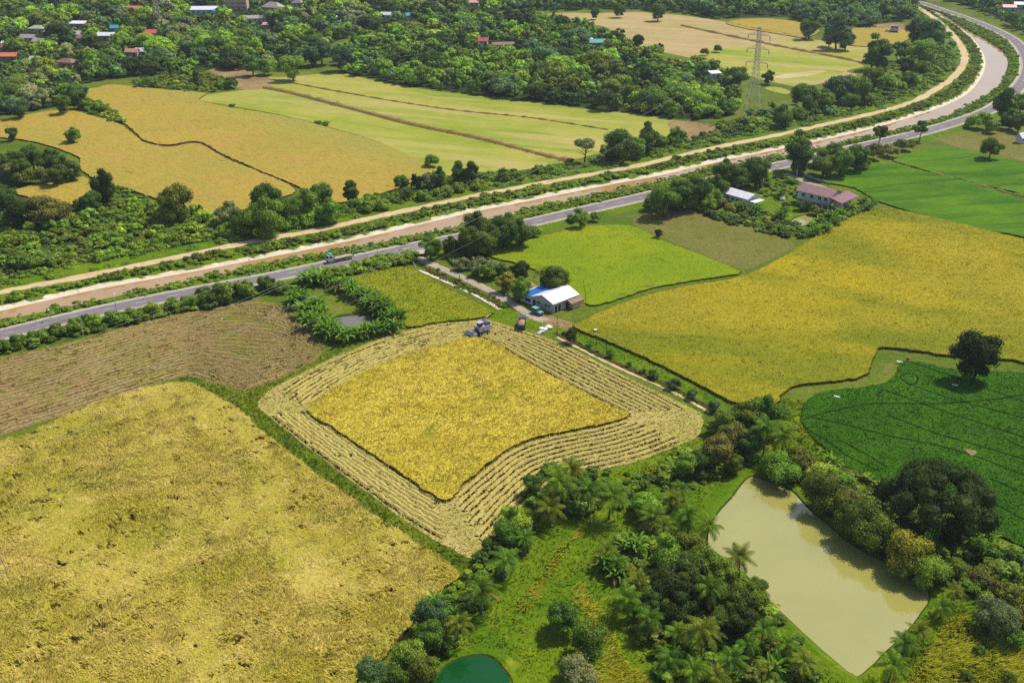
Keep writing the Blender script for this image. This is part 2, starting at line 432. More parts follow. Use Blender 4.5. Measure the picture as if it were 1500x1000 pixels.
def water(name, col, rough, bs=.9, bd=.02, spec=.5, ior=1.6):
    t = NT(name); v = t.pos()
    n = t.noise(v, .05, 3); c = t.mix(t.ramp(n, [(.35, 0.), (.65, 1.)]), col, tuple(x * 1.12 for x in col))
    nb = t.noise(v, bs, 3, .6)
    return t.surf(c, rough, spec, t.bump(nb, .25, bd), 0, 0, ior)
M['canal_water'] = water('muddy_water', lin(200, 160, 108, .66), .04, .7, .010, .6, 1.5)
M['pond_water'] = water('silty_pond_water', lin(178, 172, 90, .68), .03, 1.2, .003, .9)
M['green_water'] = water('algae_water', lin(14, 78, 30, K), .04, 1.0, .004, .5, 1.36)
M['grey_water'] = water('grey_water', lin(120, 112, 96, K), .05, 1.0, .008)

# ------------------------------------------------------------------ terrain
S = 2600.0
g = MB(); g.poly([(-S, -700, 0), (S, -700, 0), (S, 3600, 0), (-S, 3600, 0)])
tag(g.build('ground', M['ground']), 'rough green grassland between the fields reaching to the horizon', 'ground', None, 'structure')

L_far = [(-220, 504), (0, 455), (133, 425), (207, 411), (333, 388), (500, 355), (597, 333), (700, 309), (800, 289), (900, 269), (967, 257), (1000, 249), (1083, 230), (1150, 217), (1200, 206), (1267, 191), (1333, 172), (1383, 155), (1417, 137), (1437, 113), (1443, 90), (1433, 67), (1417, 50), (1400, 37), (1383, 28), (1360, 14), (1330, 0), (1290, -14)]
L_near = [(-220, 522), (0, 471), (133, 443), (233, 421), (367, 394), (467, 374), (597, 348), (760, 313), (800, 303), (867, 288), (933, 273), (1000, 258), (1043, 247), (1100, 237), (1157, 226), (1207, 215), (1267, 202), (1307, 193), (1360, 181), (1400, 165), (1433, 147), (1463, 127), (1475, 103), (1475, 83), (1457, 67), (1433, 53), (1413, 42), (1397, 32), (1372, 16), (1343, 1), (1305, -13)]
L_road = [(-220, 543), (0, 490), (133, 458), (233, 437), (300, 424), (400, 405), (500, 384), (590, 365), (643, 354), (700, 342), (780, 325), (850, 309), (947, 287), (1050, 262), (1147, 241), (1200, 229), (1267, 213), (1317, 202), (1367, 189), (1433, 168), (1465, 152), (1490, 130), (1504, 108), (1504, 85), (1490, 63), (1467, 48), (1433, 33), (1400, 21), (1367, 10), (1337, 0), (1290, -13)]
L_track = [(-220, 476), (0, 428), (90, 411), (180, 393), (300, 368), (367, 354), (467, 337), (500, 329), (600, 307), (700, 286), (800, 267), (867, 255), (933, 243), (1000, 227), (1067, 212), (1133, 199), (1200, 184), (1267, 169), (1333, 151), (1367, 133), (1393, 116), (1410, 97), (1413, 80), (1405, 63), (1392, 48), (1380, 36), (1362, 22), (1340, 8)]
far = line_px(L_far, .05, 1.6); near = line_px(L_near, .05, 1.6); road = line_px(L_road, 1.05, 1.6); track = line_px(L_track, 1.35, 1.6)
for L in (far, near, road, track):     # take the hand tremble out of the traced lines
    for _ in range(14): L[1:-1] = (L[:-2] + 2 * L[1:-1] + L[2:]) / 4

wpoly = np.concatenate([far, near[::-1]])
sheet('canal_water', wpoly, .05, M['canal_water'], 'muddy brown canal water between sandy banks', 'canal')
nf = len(far)
edge = 1.6 + .8 * wav(far, 9) + .5 * wav(far, 3.1, 2)
b = ribbon(far, [(-.4, .0), (.7, .3), (np.clip(edge, .9, 4), .8)])
tag(b.build('canal_bank', M['sand']), 'pale sandy bank along the far side of the canal', 'bank', None, 'structure')
b = ribbon(far, [(np.clip(edge, .9, 4) - .1, .78), (5.2, 1.3), (21.5, 1.3), (27, 0.0)])
tag(b.build('canal_bank', M['lawn']), 'grassy embankment between the canal and the dirt track', 'bank', None, 'structure')
# near bank up to the road
def closest(P, L):
    out = np.zeros_like(P)
    for i in range(0, len(P), 64):
        d = ((P[i:i + 64, None] - L[None]) ** 2).sum(-1); out[i:i + 64] = L[d.argmin(1)]
    return out
Q = closest(near, road); dv = Q - near; dl = np.linalg.norm(dv, axis=1)[:, None]; dv = dv / dl
rows = [np.c_[near - dv * .4, np.full(len(near), .0)], np.c_[near + dv * .8, np.full(len(near), .55)], np.c_[Q - dv * np.minimum(4.6, dl * .8), np.full(len(near), .97)]]
b = MB(); V = np.stack(rows, 1).reshape(-1, 3)
for j in range(2):
    i = np.arange(len(near) - 1) * 3 + j
    b.f.append(np.stack([i, i + 1, i + 4, i + 3], 1)); b.m.append(np.zeros(len(i), np.int32)); b.sm.append(np.zeros(len(i), bool))
b.v.append(V.astype(np.float32)); b.n = len(V)
tag(b.build('canal_bank', M['lawn']), 'green verge between the canal and the asphalt road', 'bank', None, 'structure')
b = ribbon(road, [(5.2, .5), (4.6, 1.0), (3.7, 1.02), (-3.7, 1.02), (-4.5, 1.0), (-5.4, .9), (-8, 0)], None, [1, 0, 0, 0, 1, 1])
tag(b.build('road_shoulder', [M['shoulder'], M['lawn']]), 'dusty pale shoulders carrying the asphalt road', 'road shoulder', None, 'structure')
b = ribbon(road, [(3.45, 1.05), (-3.45, 1.05)])
tag(b.build('asphalt_road', M['asphalt']), 'two lane grey asphalt road beside the canal', 'road', None, 'structure')
b = MB()
for o in (3.1, -3.1): ribbon(road, [(o + .11, 1.07), (o - .11, 1.07)], b)
for i in range(0, len(road) - 4, 6): ribbon(road[i:i + 3], [(.1, 1.07), (-.1, 1.07)], b)
# small painted chevron island at the lane junction
i0 = int(np.argmin(np.linalg.norm(road - G((585, 366), 1.05)[0], axis=1)))
for k in range(14):
    t = k / 14.0; ww = 1.3 * math.sin(math.pi * t)
    for s_ in (ww, -ww): ribbon(road[i0 + k:i0 + k + 2], [(s_ + .12, 1.072), (s_ - .12, 1.072)], b)
tag(b.build('road_marking', M['paint']), 'white edge lines and centre dashes painted on the asphalt', 'road marking', None, 'structure')
wj = 2.1 + .35 * wav(track, 12) + .2 * wav(track, 4, 3)
b = ribbon(track, [(wj, 1.33), (.6, 1.36), (-.6, 1.36), (-wj, 1.33)])
tag(b.build('dirt_track', M['track']), 'long beige dirt track along the far canal bank', 'track', None, 'structure')

def lane(px, w, z, name, mat, label, cat, zstart=None, step=1.2):
    L = line_px(px, .05, step); zz = np.full(len(L), z)
    if zstart: d = np.arange(len(L)) * step; zz = np.maximum(z, zstart - d * .13)
    ww = w / 2 + .18 * wav(L, 6) + .12 * wav(L, 2.3, 1)
    return tag(ribbon(L, [(ww, zz), (0, zz + .02), (-ww, zz)]).build(name, mat), label, cat, None, 'structure')
lane([(604, 367), (618, 380), (640, 390), (672, 404), (712, 423), (745, 442), (777, 461), (800, 470)], 3.2, .06, 'farm_lane', M['lane'], 'grey gravel lane from the road down to the blue and white house', 'lane', 1.06)
lane([(590, 371), (607, 373), (628, 372)], 4.0, 1.035, 'lane_apron', M['shoulder'], 'pale concrete apron where the lane meets the road', 'apron')
lane([(1146, 240), (1143, 250), (1158, 258), (1180, 266), (1200, 273), (1216, 280)], 3.6, .06, 'farm_lane', M['lane'], 'short lane from the road to the maroon roofed house', 'lane', 1.06)
lane([(614, 396), (640, 407), (672, 421), (705, 437), (733, 453)], 1.2, .10, 'footpath', M['sand'], 'pale narrow path beside the small yellow green field', 'path')
lane([(816, 494), (850, 511), (883, 528), (933, 551), (985, 574), (1040, 604)], .9, .10, 'footpath', M['track'], 'pale narrow path along the row of small bushes', 'path')
for px in ([(618, 390), (660, 410), (705, 431), (738, 449)], [(812, 487), (850, 506), (883, 522), (933, 545), (985, 567), (1042, 598)]):
    lane(px, 1.3, .07, 'ditch', M['dark_soil'], 'dark dry ditch beside the pale footpath', 'ditch')
lane([(740, 415), (765, 412), (790, 422)], 2.4, .05, 'bare_yard', M['soil'], 'bare earth yard behind the blue and white house', 'yard')
lane([(785, 462), (815, 473), (845, 480)], 6.0, .045, 'bare_yard', M['soil'], 'worn sandy yard in front of the blue and white house', 'yard')
sheet('grass_patch', poly_px([(640, 470), (700, 448), (740, 445), (790, 470), (850, 478), (960, 535), (1060, 590), (1035, 603), (900, 528), (820, 492), (760, 478), (700, 467)]), .03, M['lawn'], 'mown grass beside the harvested field', 'grass')
sheet('grass_patch', poly_px([(640, 860), (690, 825), (760, 740), (800, 705), (900, 690), (1000, 650), (1060, 640), (1120, 690), (1050, 800), (1000, 830), (1180, 960), (1300, 1000), (1350, 1060), (560, 1060), (600, 960)]), .03, M['lawn'], 'bright grass around the coconut palms', 'grass')
sheet('grass_patch', poly_px([(1140, 590), (1190, 600), (1300, 690), (1440, 790), (1560, 850), (1560, 1040), (1280, 1040), (1380, 860), (1300, 800), (1180, 720), (1110, 690)]), .034, M['lawn'], 'grass strip between the pond and the dark green paddy', 'grass')
sheet('grass_patch', poly_px([(1040, 300), (1120, 270), (1180, 290), (1200, 315), (1150, 330), (1090, 315)]), .034, M['lawn'], 'lawn between the two houses', 'grass')
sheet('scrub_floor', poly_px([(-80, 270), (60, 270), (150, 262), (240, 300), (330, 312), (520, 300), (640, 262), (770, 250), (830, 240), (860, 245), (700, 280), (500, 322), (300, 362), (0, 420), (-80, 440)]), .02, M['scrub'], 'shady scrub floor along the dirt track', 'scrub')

# ------------------------------------------------------------------ fields
def crop(name, px, h, mats, label, step=1.6, relief=.1, dens=2.0, blade=(.8, .2), lean=.5, wind=None, lodge=0.0, pits=0.0, jit=.15, sub=5, blades=3, cat='rice field', avoid=()):
    P = resample(np.concatenate([poly_px(px, h, sub, 0), poly_px(px, h, sub, 0)[:1]]), step=1.3)[:-1]
    P = P + .16 * np.stack([wav(P, 4.3, 1) + wav(P, 9, 5), wav(P, 3.7, 2) + wav(P, 8, 6)], 1) + rng.normal(0, jit, P.shape)
    def zf(V):
        z = h + relief * (.6 * wav(V, 7, 1) + .5 * wav(V, 2.9, 2) + .3 * wav(V, 1.3, 3))
        if lodge: z = z - lodge * np.clip(wav(V, 34, 4) + .3 * wav(V, 9, 2), 0, 1) * .5
        if pits: z = z - pits * (np.clip(wav(V, 5.3, 5) + .9 * wav(V, 2.2, 6) + .5 * wav(V, 40, 9) - 1.0, 0, .5) * 2.2)
        return np.maximum(z, .06)
    V, T = relief_slab(P, step, zf)
    zc = V[T, 2].mean(1); b = MB(); b.add(V, T, np.where(zc < h - .42, 1, 0) if pits else 0, True)
    # walls follow the uneven top edge
    zt = zf(P); n = len(P); i = np.arange(n); j = (i + 1) % n
    b.add(np.concatenate([np.c_[P, np.zeros(n)], np.c_[P, zt]]), np.stack([i, j, j + n, i + n], 1), 1)
    if dens:
        Q = scatter(P, dens, 170)
        for L in avoid: Q = Q[(((Q[:, None] - L[None, ::2]) ** 2).sum(-1).min(1) > .16)]
        z = zf(Q) - .12
        if pits: Q = Q[z > h - .52]; z = zf(Q) - .12
        az = (wind if wind is not None else 2.5) + 1.1 * wav(Q, 11, 3) + .6 * wav(Q, 4, 7)
        le = np.full(len(Q), lean)
        if lodge:
            lo = np.clip(wav(Q, 34, 4) + .5 * wav(Q, 8, 2) + .25, 0, 1); le = lean + lo * .75; z = z + .06
        tufts(b, Q, z, blade[0], blade[1], le, az, blades, 2)
        # ragged rim
        E_ = resample(np.concatenate([P, P[:1]]), step=.45); E_ = E_[in_view(E_, 0, 20)]
        if len(E_): tufts(b, E_, 0.02, h * 1.15, blade[1] * 1.2, .25, rng.uniform(0, 6.28, len(E_)), 2, 2)
    return tag(b.build(name, mats), label, cat, None, 'structure')

crop('rice_field', [(-260, 690), (0, 645), (60, 624), (130, 594), (200, 571), (262, 559), (298, 569), (342, 593), (372, 618), (418, 658), (498, 718), (558, 760), (618, 798), (672, 836), (650, 862), (622, 884), (596, 920), (566, 958), (520, 1000), (480, 1060), (430, 1120), (-330, 1120)],
     .7, [M['rice_lodged'], M['crop_side'], B_gold], 'large lodged ripe rice field with swirled straw and dark gaps', .8, .12, 8.5, (.6, .13), .8, 2.4, .3, .75)
crop('rice_field', [(450, 598), (500, 563), (560, 531), (640, 506), (690, 494), (722, 500), (770, 529), (830, 561), (880, 586), (920, 607), (872, 622), (800, 636), (752, 652), (712, 680), (677, 708), (651, 731), (600, 700), (540, 660), (490, 626)],
     .8, [M['rice_block'], M['crop_side'], B_block], 'standing ripe rice block inside the half harvested field', 1.2, .06, 9, (.4, .12), .35, 2.6, sub=4)
crop('rice_field', [(845, 480), (852, 470), (920, 441), (1000, 420), (1080, 406), (1130, 385), (1180, 355), (1230, 325), (1290, 305), (1340, 312), (1420, 330), (1500, 350), (1640, 385), (1680, 570), (1500, 529), (1450, 524), (1394, 520), (1308, 508), (1283, 513), (1276, 534), (1266, 549), (1234, 556), (1174, 562), (1148, 573), (1140, 588), (1110, 592), (1076, 588), (1000, 550), (920, 511)],
     .75, [M['rice_gold'], M['crop_side'], B_big], 'wide golden rice field right of the blue and white house', 2.2, .05, 5, (.27, .12), .4, 2.6)
crop('rice_field', [(512, 410), (555, 397), (598, 391), (640, 414), (700, 444), (722, 460), (690, 466), (640, 471), (596, 478), (592, 464), (572, 446), (545, 430)],
     .65, [M['rice_mixed'], M['crop_side_green'], B_mixed], 'small yellow green rice field between banana grove and lane', 1.8, .05, 4.5, (.38, .12), .35)
crop('rice_field', [(715, 371), (790, 347), (860, 332), (925, 331), (980, 356), (1040, 378), (1084, 398), (1050, 405), (960, 420), (900, 439), (862, 446), (842, 426), (800, 402), (760, 386)],
     .5, [M['rice_bright'], M['crop_side_green'], B_bright], 'lime green young rice field behind the blue and white house', 2.4, .03, 4.0, (.2, .12), .3)
# tramlines pressed through the dark green paddy
TRAM = [line_px(px, .5, .8) for px in ([(1340, 533), (1352, 536), (1400, 552), (1450, 570), (1500, 588), (1600, 625)],
           [(1318, 552), (1332, 546), (1344, 552), (1340, 562), (1328, 560), (1318, 552)],
           [(1328, 561), (1400, 585), (1500, 612), (1600, 645)],
           [(1286, 580), (1290, 573), (1303, 573), (1366, 596), (1433, 618), (1500, 640), (1600, 680)],
           [(1176, 614), (1200, 606), (1266, 592), (1300, 590), (1366, 591), (1450, 585), (1500, 577), (1600, 560)],
           [(1187, 610), (1233, 620), (1300, 637), (1366, 650), (1430, 668), (1500, 695), (1600, 735)],
           [(1300, 607), (1366, 632), (1433, 652), (1500, 672), (1600, 705)],
           [(1177, 626), (1216, 648), (1243, 668), (1290, 690)], [(1228, 643), (1270, 665), (1300, 684)], [(1470, 640), (1500, 655), (1600, 690)], [(1450, 700), (1500, 722), (1580, 760)], [(1455, 735), (1500, 760), (1570, 790)])]
tm = MB()
for L in TRAM:
    ww = .26 + .08 * wav(L, 3)
    ribbon(L, [(ww, .5), (-ww, .5)], tm)
tag(tm.build('tramline', M['tramline']), 'dark wheel lines running through the dark green paddy', 'tramline', None, 'structure')

crop('rice_field', [(1178, 592), (1206, 574), (1290, 562), (1312, 545), (1328, 529), (1400, 540), (1500, 546), (1640, 560), (1640, 850), (1500, 800), (1440, 768), (1330, 722), (1255, 690), (1205, 652), (1178, 622)],
     .45, [M['rice_deep'], M['crop_side_green'], B_deep], 'dark green paddy with curving tramlines around the lone tree', 2.0, .03, 5, (.34, .13), .3, avoid=TRAM)
crop('rice_field', [(1202, 262), (1290, 237), (1340, 247), (1420, 267), (1500, 291), (1640, 322), (1640, 392), (1500, 347), (1440, 336), (1380, 322), (1292, 296), (1252, 275)],
     .5, [M['rice_green'], M['crop_side_green'], B_green], 'vivid green rice field behind the maroon roofed house', 2.6, .04, 0)
crop('rice_field', [(1310, 232), (1380, 216), (1440, 225), (1500, 239), (1640, 262), (1640, 316), (1500, 284), (1400, 261), (1335, 243)],
     .5, [M['rice_green'], M['crop_side_green'], B_green], 'vivid green rice field under the bend of the road', 3.0, .04, 0)
# golden fields beyond the canal
crop('rice_field', [(-120, 205), (0, 176), (90, 161), (143, 172), (172, 180), (199, 199), (213, 209), (247, 215), (290, 210), (332, 232), (430, 275), (400, 292), (353, 308), (300, 322), (262, 306), (227, 290), (173, 272), (140, 262), (117, 246), (112, 228), (43, 206), (-40, 200)],
     .6, [M['rice_far'], M['crop_side'], B_big], 'golden rice field left of the winding ditch', 3.0, .08, 0)
crop('rice_field', [(117, 134), (140, 129), (167, 124), (240, 131), (300, 136), (292, 146), (330, 156), (420, 171), (500, 192), (567, 213), (633, 247), (600, 268), (550, 285), (490, 296), (437, 273), (334, 229), (291, 207), (247, 212), (214, 206), (201, 196), (176, 176), (150, 168), (140, 150)],
     .6, [M['rice_far_mix'], M['crop_side'], B_big], 'golden rice field right of the winding ditch', 3.0, .08, 0)
crop('rice_field', [(20, 280), (60, 268), (110, 256), (135, 268), (125, 290), (95, 300), (50, 290)],
     .6, [M['rice_far'], M['crop_side'], B_big], 'small golden rice corner between the groves', 3.0, .08, 0)
sheet('cut_field', poly_px([(284, 143), (350, 133), (390, 131), (500, 158), (600, 184), (700, 205), (800, 230), (826, 238), (765, 249), (700, 262), (640, 252), (567, 213), (500, 191), (410, 168), (326, 153)], .05), .05, M['pale_green'], 'pale green cut field next to the golden field', 'field')
sheet('cut_field', poly_px([(310, 105), (345, 102), (400, 113), (440, 111), (500, 107), (543, 117), (633, 133), (733, 144), (813, 154), (933, 168), (1000, 178), (1042, 184), (1010, 200), (940, 215), (870, 226), (838, 234), (800, 225), (700, 200), (600, 178), (500, 153), (392, 128)], .05), .05, M['pale_green'], 'pale green cut field along the edge of the wood', 'field')
sheet('bare_plot', poly_px([(306, 103), (345, 101), (392, 113), (398, 126), (385, 130), (352, 131), (338, 118)], .08), .08, M['soil'], 'bare brown plot at the corner of the pale green field', 'plot')
sheet('cut_field', poly_px([(760, 25), (830, 19), (870, 20), (930, 18), (1000, 23), (1066, 33), (1110, 41), (1180, 57), (1290, 69), (1262, 90), (1240, 104), (1253, 111), (1180, 126), (1130, 120), (1060, 100), (1010, 85), (960, 74), (925, 64), (880, 38), (800, 34)], .05), .05, M['pale_straw'], 'pale straw coloured cut field near the far wood', 'field')
sheet('cut_field', poly_px([(1010, 84), (1080, 68), (1140, 70), (1260, 94), (1240, 104), (1180, 124), (1130, 119), (1060, 99)], .08), .08, M['pale_green'], 'pale green field behind the lattice tower', 'field')
sheet('cut_field', poly_px([(1134, 60), (1180, 59), (1284, 70), (1268, 88), (1200, 76)], .09), .09, M['pale_green'], 'narrow pale green field beyond the straw coloured one', 'field')
crop('rice_field', [(1064, 33), (1110, 27), (1167, 32), (1200, 44), (1180, 55), (1143, 50), (1090, 41)], .5, [M['rice_far'], M['crop_side'], B_big], 'distant golden rice strip by the far wood', 4, .06, 0)
crop('rice_field', [(1215, 45), (1260, 41), (1333, 45), (1330, 58), (1300, 66), (1262, 68), (1215, 60)], .5, [M['rice_far'], M['crop_side'], B_big], 'distant golden rice plot where the far harvester works', 4, .06, 0)
sheet('bare_plot', poly_px([(1258, 42), (1300, 35), (1338, 38), (1332, 50), (1300, 52)], .1), .1, M['soil'], 'bare brown ground beside the far harvester', 'plot')
sheet('wet_patch', poly_px([(1132, 113), (1170, 106), (1210, 104), (1190, 110), (1150, 115)], .1), .1, M['pale_dirt'], 'pale dry patch in the field behind the lattice tower', 'patch')
sheet('wet_patch', poly_px([(1122, 128), (1140, 128), (1158, 134), (1150, 138), (1125, 132)], .1), .1, M['pale_green'], 'pale clearing right of the lattice tower', 'patch')
sheet('fallow_field', poly_px([(926, 325), (960, 309), (1010, 306), (1060, 320), (1120, 340), (1164, 358), (1130, 379), (1090, 394), (1040, 377), (980, 353)], .04), .04, M['fallow'], 'weedy fallow field in front of the white roofed house', 'field')
sheet('bare_plot', poly_px([(1370, 200), (1440, 190), (1520, 205), (1520, 238), (1440, 222), (1400, 215)], .04), .04, M['fallow'], 'dry grassy plot below the bend of the road', 'plot')
sheet('bare_plot', poly_px([(980, 178), (1040, 182), (1080, 190), (1050, 206), (1000, 205)], .09), .09, M['soil'], 'bare brown ground at the end of the pale green field', 'plot')

# bunds and field banks
def bund(px, w, h, mat, label, name='field_bund'):
    L = line_px(px, .1, 1.5); k = 1 + .35 * wav(L, 8) + .25 * wav(L, 3, 2)
    k = np.clip(k, .4, 2)
    b = ribbon(L, [(w * k, .02), (w * .45 * k, h * k), (-w * .45 * k, h * k), (-w * k, .02)])
    return tag(b.build(name, mat), label, 'field bank', None, 'structure')
M['bank_brown'] = field_mat('dry_bank', lin(164, 132, 84, K), lin(150, 128, 74, K), lin(120, 104, 50, K), .08, .4, 1.4, gcon=.4)
bund([(387, 128), (440, 139), (500, 155), (600, 181), (700, 202), (800, 228), (838, 236)], 2.0, .8, M['bank_brown'], 'brown earth bank between the two pale green fields')
bund([(392, 116), (440, 124), (500, 135), (600, 152), (680, 163), (780, 173), (890, 190)], .9, .5, M['bank_brown'], 'thin earth bank through the pale green field by the wood')
bund([(1000, 38), (1093, 58), (1167, 73), (1220, 83), (1267, 93)], 1.8, .8, M['bank_brown'], 'earth bank crossing the far pale fields')
bund([(1066, 33), (1110, 43), (1150, 50), (1180, 58)], 1.2, .6, M['bank_brown'], 'earth bank edging the distant golden strip')
bund([(1310, 236), (1340, 245), (1400, 263), (1500, 288), (1640, 320)], 1.2, .5, M['fallow'], 'pale weedy bund between the vivid green fields')
bund([(172, 179), (200, 198), (213, 207), (247, 214), (290, 209), (333, 231), (432, 274)], .8, .25, M['dark_soil'], 'dark winding ditch line through the golden rice')
bund([(845, 446), (900, 436), (960, 418), (1050, 403), (1090, 396)], 1.0, .4, M['fallow'], 'weedy bund between lime green and golden rice')

# ------------------------------------------------------------------ harvested fields
OUT3 = [(378, 594), (392, 572), (430, 553), (500, 519), (580, 489), (650, 472), (700, 466), (760, 482), (820, 502), (880, 533), (950, 568), (1010, 596), (1030, 612), (1022, 638), (990, 654), (935, 674), (870, 690), (805, 708), (760, 745), (712, 800), (690, 816), (662, 804), (620, 780), (540, 722), (470, 670), (410, 622)]
sheet('stubble_field', poly_px(OUT3, .05, 4), .05, M['stubble'], 'pale stubble of the half harvested field around the standing block', 'stubble')
OUT2 = [(-90, 548), (0, 524), (100, 501), (200, 474), (300, 451), (367, 441), (408, 446), (424, 460), (467, 496), (477, 512), (450, 535), (400, 559), (360, 571), (317, 562), (273, 552), (200, 574), (100, 607), (0, 638), (-90, 668)]
sheet('stubble_field', poly_px(OUT2, .05, 4), .05, M['stubble_brown'], 'brown combed stubble field below the roadside hedge', 'stubble')

def swath(b, L, w, h, mi, gap=0.0, wl=7.0, seed=0):
    """one ragged ridge of cut straw along L, with gaps where the noise is low"""
    L = L + normals2(L) * (.18 * wav(L, 5, seed) + .1 * wav(L, 1.7, seed + 1))[:, None]
    k = wav(L, wl, seed + 2) * .6 + rng.normal(0, .25, len(L))
    ww = w * np.clip(1 + .3 * k, .5, 1.6); hh = h * np.clip(1 + .4 * k, .2, 1.8)
    on = k > (gap - 1)
    i = 0
    while i < len(L) - 2:
        if not on[i]: i += 1; continue
        j = i
        while j < len(L) - 1 and on[j]: j += 1
        if j - i >= 2: ribbon(L[i:j + 1], [(ww[i:j + 1], .06), (ww[i:j + 1] * .35, .06 + hh[i:j + 1]), (-ww[i:j + 1] * .45, .06 + hh[i:j + 1] * .85), (-ww[i:j + 1], .06)], b, mi)
        i = j + 1

def between(A, Bp, s, n=90, z=.1):
    a = resample(G(spline(A, 5), z), n=n); c = resample(G(spline(Bp, 5), z), n=n)
    return a * (1 - s) + c * s
inn = {'AB': [(450, 598), (500, 562), (560, 530), (640, 505), (690, 493)], 'BC': [(690, 493), (720, 500), (770, 530), (830, 562), (880, 587), (920, 607)],
       'CD': [(920, 607), (870, 622), (800, 635), (750, 652), (710, 680), (675, 708), (650, 730)], 'DA': [(650, 730), (600, 700), (540, 660), (490, 625), (450, 598)]}
out = {'AB': [(385, 582), (430, 553), (500, 519), (580, 489), (650, 472), (690, 468)], 'BC': [(704, 469), (760, 484), (820, 504), (880, 534), (950, 569), (1026, 608)],
       'CD': [(1018, 640), (990, 654), (935, 674), (870, 690), (805, 708), (760, 745), (700, 815)], 'DA': [(684, 812), (620, 779), (540, 722), (470, 670), (410, 622), (380, 596)]}
sw = MB(); rt = MB()
for key, n, gp, s0, s1 in (('AB', 7, .4, .08, .85), ('BC', 8, .1, .1, .95), ('CD', 9, .15, .1, .95), ('DA', 8, .05, .1, .92)):
    for k in range(n):
        s = s0 + (s1 - s0) * (k + .2) / n
        L = resample(between(inn[key], out[key], s), step=.7)
        tr = int(len(L) * .012 + k * .5 + rng.integers(0, 6)); L = L[tr:len(L) - tr]
        if len(L) < 8: continue
        swath(sw, L, .5, .22, 0, gp, 9, k)
        # dark soil strip beside the ridge, the straw row's shade painted into it
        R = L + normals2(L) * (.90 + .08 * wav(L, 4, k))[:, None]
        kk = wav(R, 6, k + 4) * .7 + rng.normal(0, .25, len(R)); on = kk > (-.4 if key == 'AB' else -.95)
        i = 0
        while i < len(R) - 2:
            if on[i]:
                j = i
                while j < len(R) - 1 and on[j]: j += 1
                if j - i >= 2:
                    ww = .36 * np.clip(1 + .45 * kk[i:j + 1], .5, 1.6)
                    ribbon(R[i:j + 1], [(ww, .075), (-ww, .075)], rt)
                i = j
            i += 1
# strip in the same dark colour right at the foot of the standing block
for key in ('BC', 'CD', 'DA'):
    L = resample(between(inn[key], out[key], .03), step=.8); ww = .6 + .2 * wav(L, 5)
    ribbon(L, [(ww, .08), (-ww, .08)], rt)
tag(rt.build('soil_shade_line', M['rut']), 'soil strips darkened as shade between the straw rows of the half harvested field', 'rut', None, 'structure')
# loose straw scatter
P = scatter(poly_px(OUT3, .05, 4, 0), 3.0, 30); P = P[~inpoly(P, poly_px([p for k in ('AB', 'BC', 'CD', 'DA') for p in inn[k][:-1]], .05, 4, 0))]
tufts(sw, P, .07, .55, .16, 1.2, rng.uniform(0, 6.28, len(P)), 2, 0)
tag(sw.build('straw_swaths', M['straw']), 'rows of cut straw lying around the standing block', 'straw', None, 'stuff')

T2 = [(-90, 548), (0, 526), (100, 503), (200, 476), (300, 453), (367, 443), (405, 447), (428, 466)]
B2 = [(-90, 668), (0, 636), (100, 605), (200, 572), (273, 550), (317, 560), (360, 569), (420, 548)]
sw2 = MB(); rt2 = MB()
for k in range(22):
    s = (k + .5) / 22
    L = resample(between(T2, B2, s, 140), step=.8)
    L = L[in_view(L, 0, 40)]
    swath(sw2, L, .42, .26, 0, .45, 9, k)
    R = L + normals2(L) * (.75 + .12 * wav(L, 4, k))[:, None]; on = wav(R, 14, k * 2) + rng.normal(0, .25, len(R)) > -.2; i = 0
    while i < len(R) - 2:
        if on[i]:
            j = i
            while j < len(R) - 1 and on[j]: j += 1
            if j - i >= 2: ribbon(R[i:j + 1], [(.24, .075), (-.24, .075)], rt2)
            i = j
        i += 1
mess = poly_px([(350, 446), (405, 447), (430, 466), (470, 498), (474, 512), (450, 530), (405, 553), (365, 566), (320, 558), (300, 545), (390, 520), (400, 480)], .05, 4)
P = scatter(mess, 1.6, 30); tufts(sw2, P, .08, 1.1, .22, 1.25, wav(P, 8) * 2.0 + 1.2, 2, 0)
P = scatter(poly_px(OUT2, .05, 4, 0), 1.2, 30); tufts(sw2, P, .07, .6, .16, 1.2, rng.uniform(0, 6.28, len(P)), 2, 0)
tag(rt2.build('soil_shade_line', M['dark_soil']), 'dark soil lines combed through the brown stubble field', 'rut', None, 'structure')
tag(sw2.build('straw_swaths', M['straw_dull']), 'dull straw lines on the brown stubble field', 'straw', None, 'stuff')

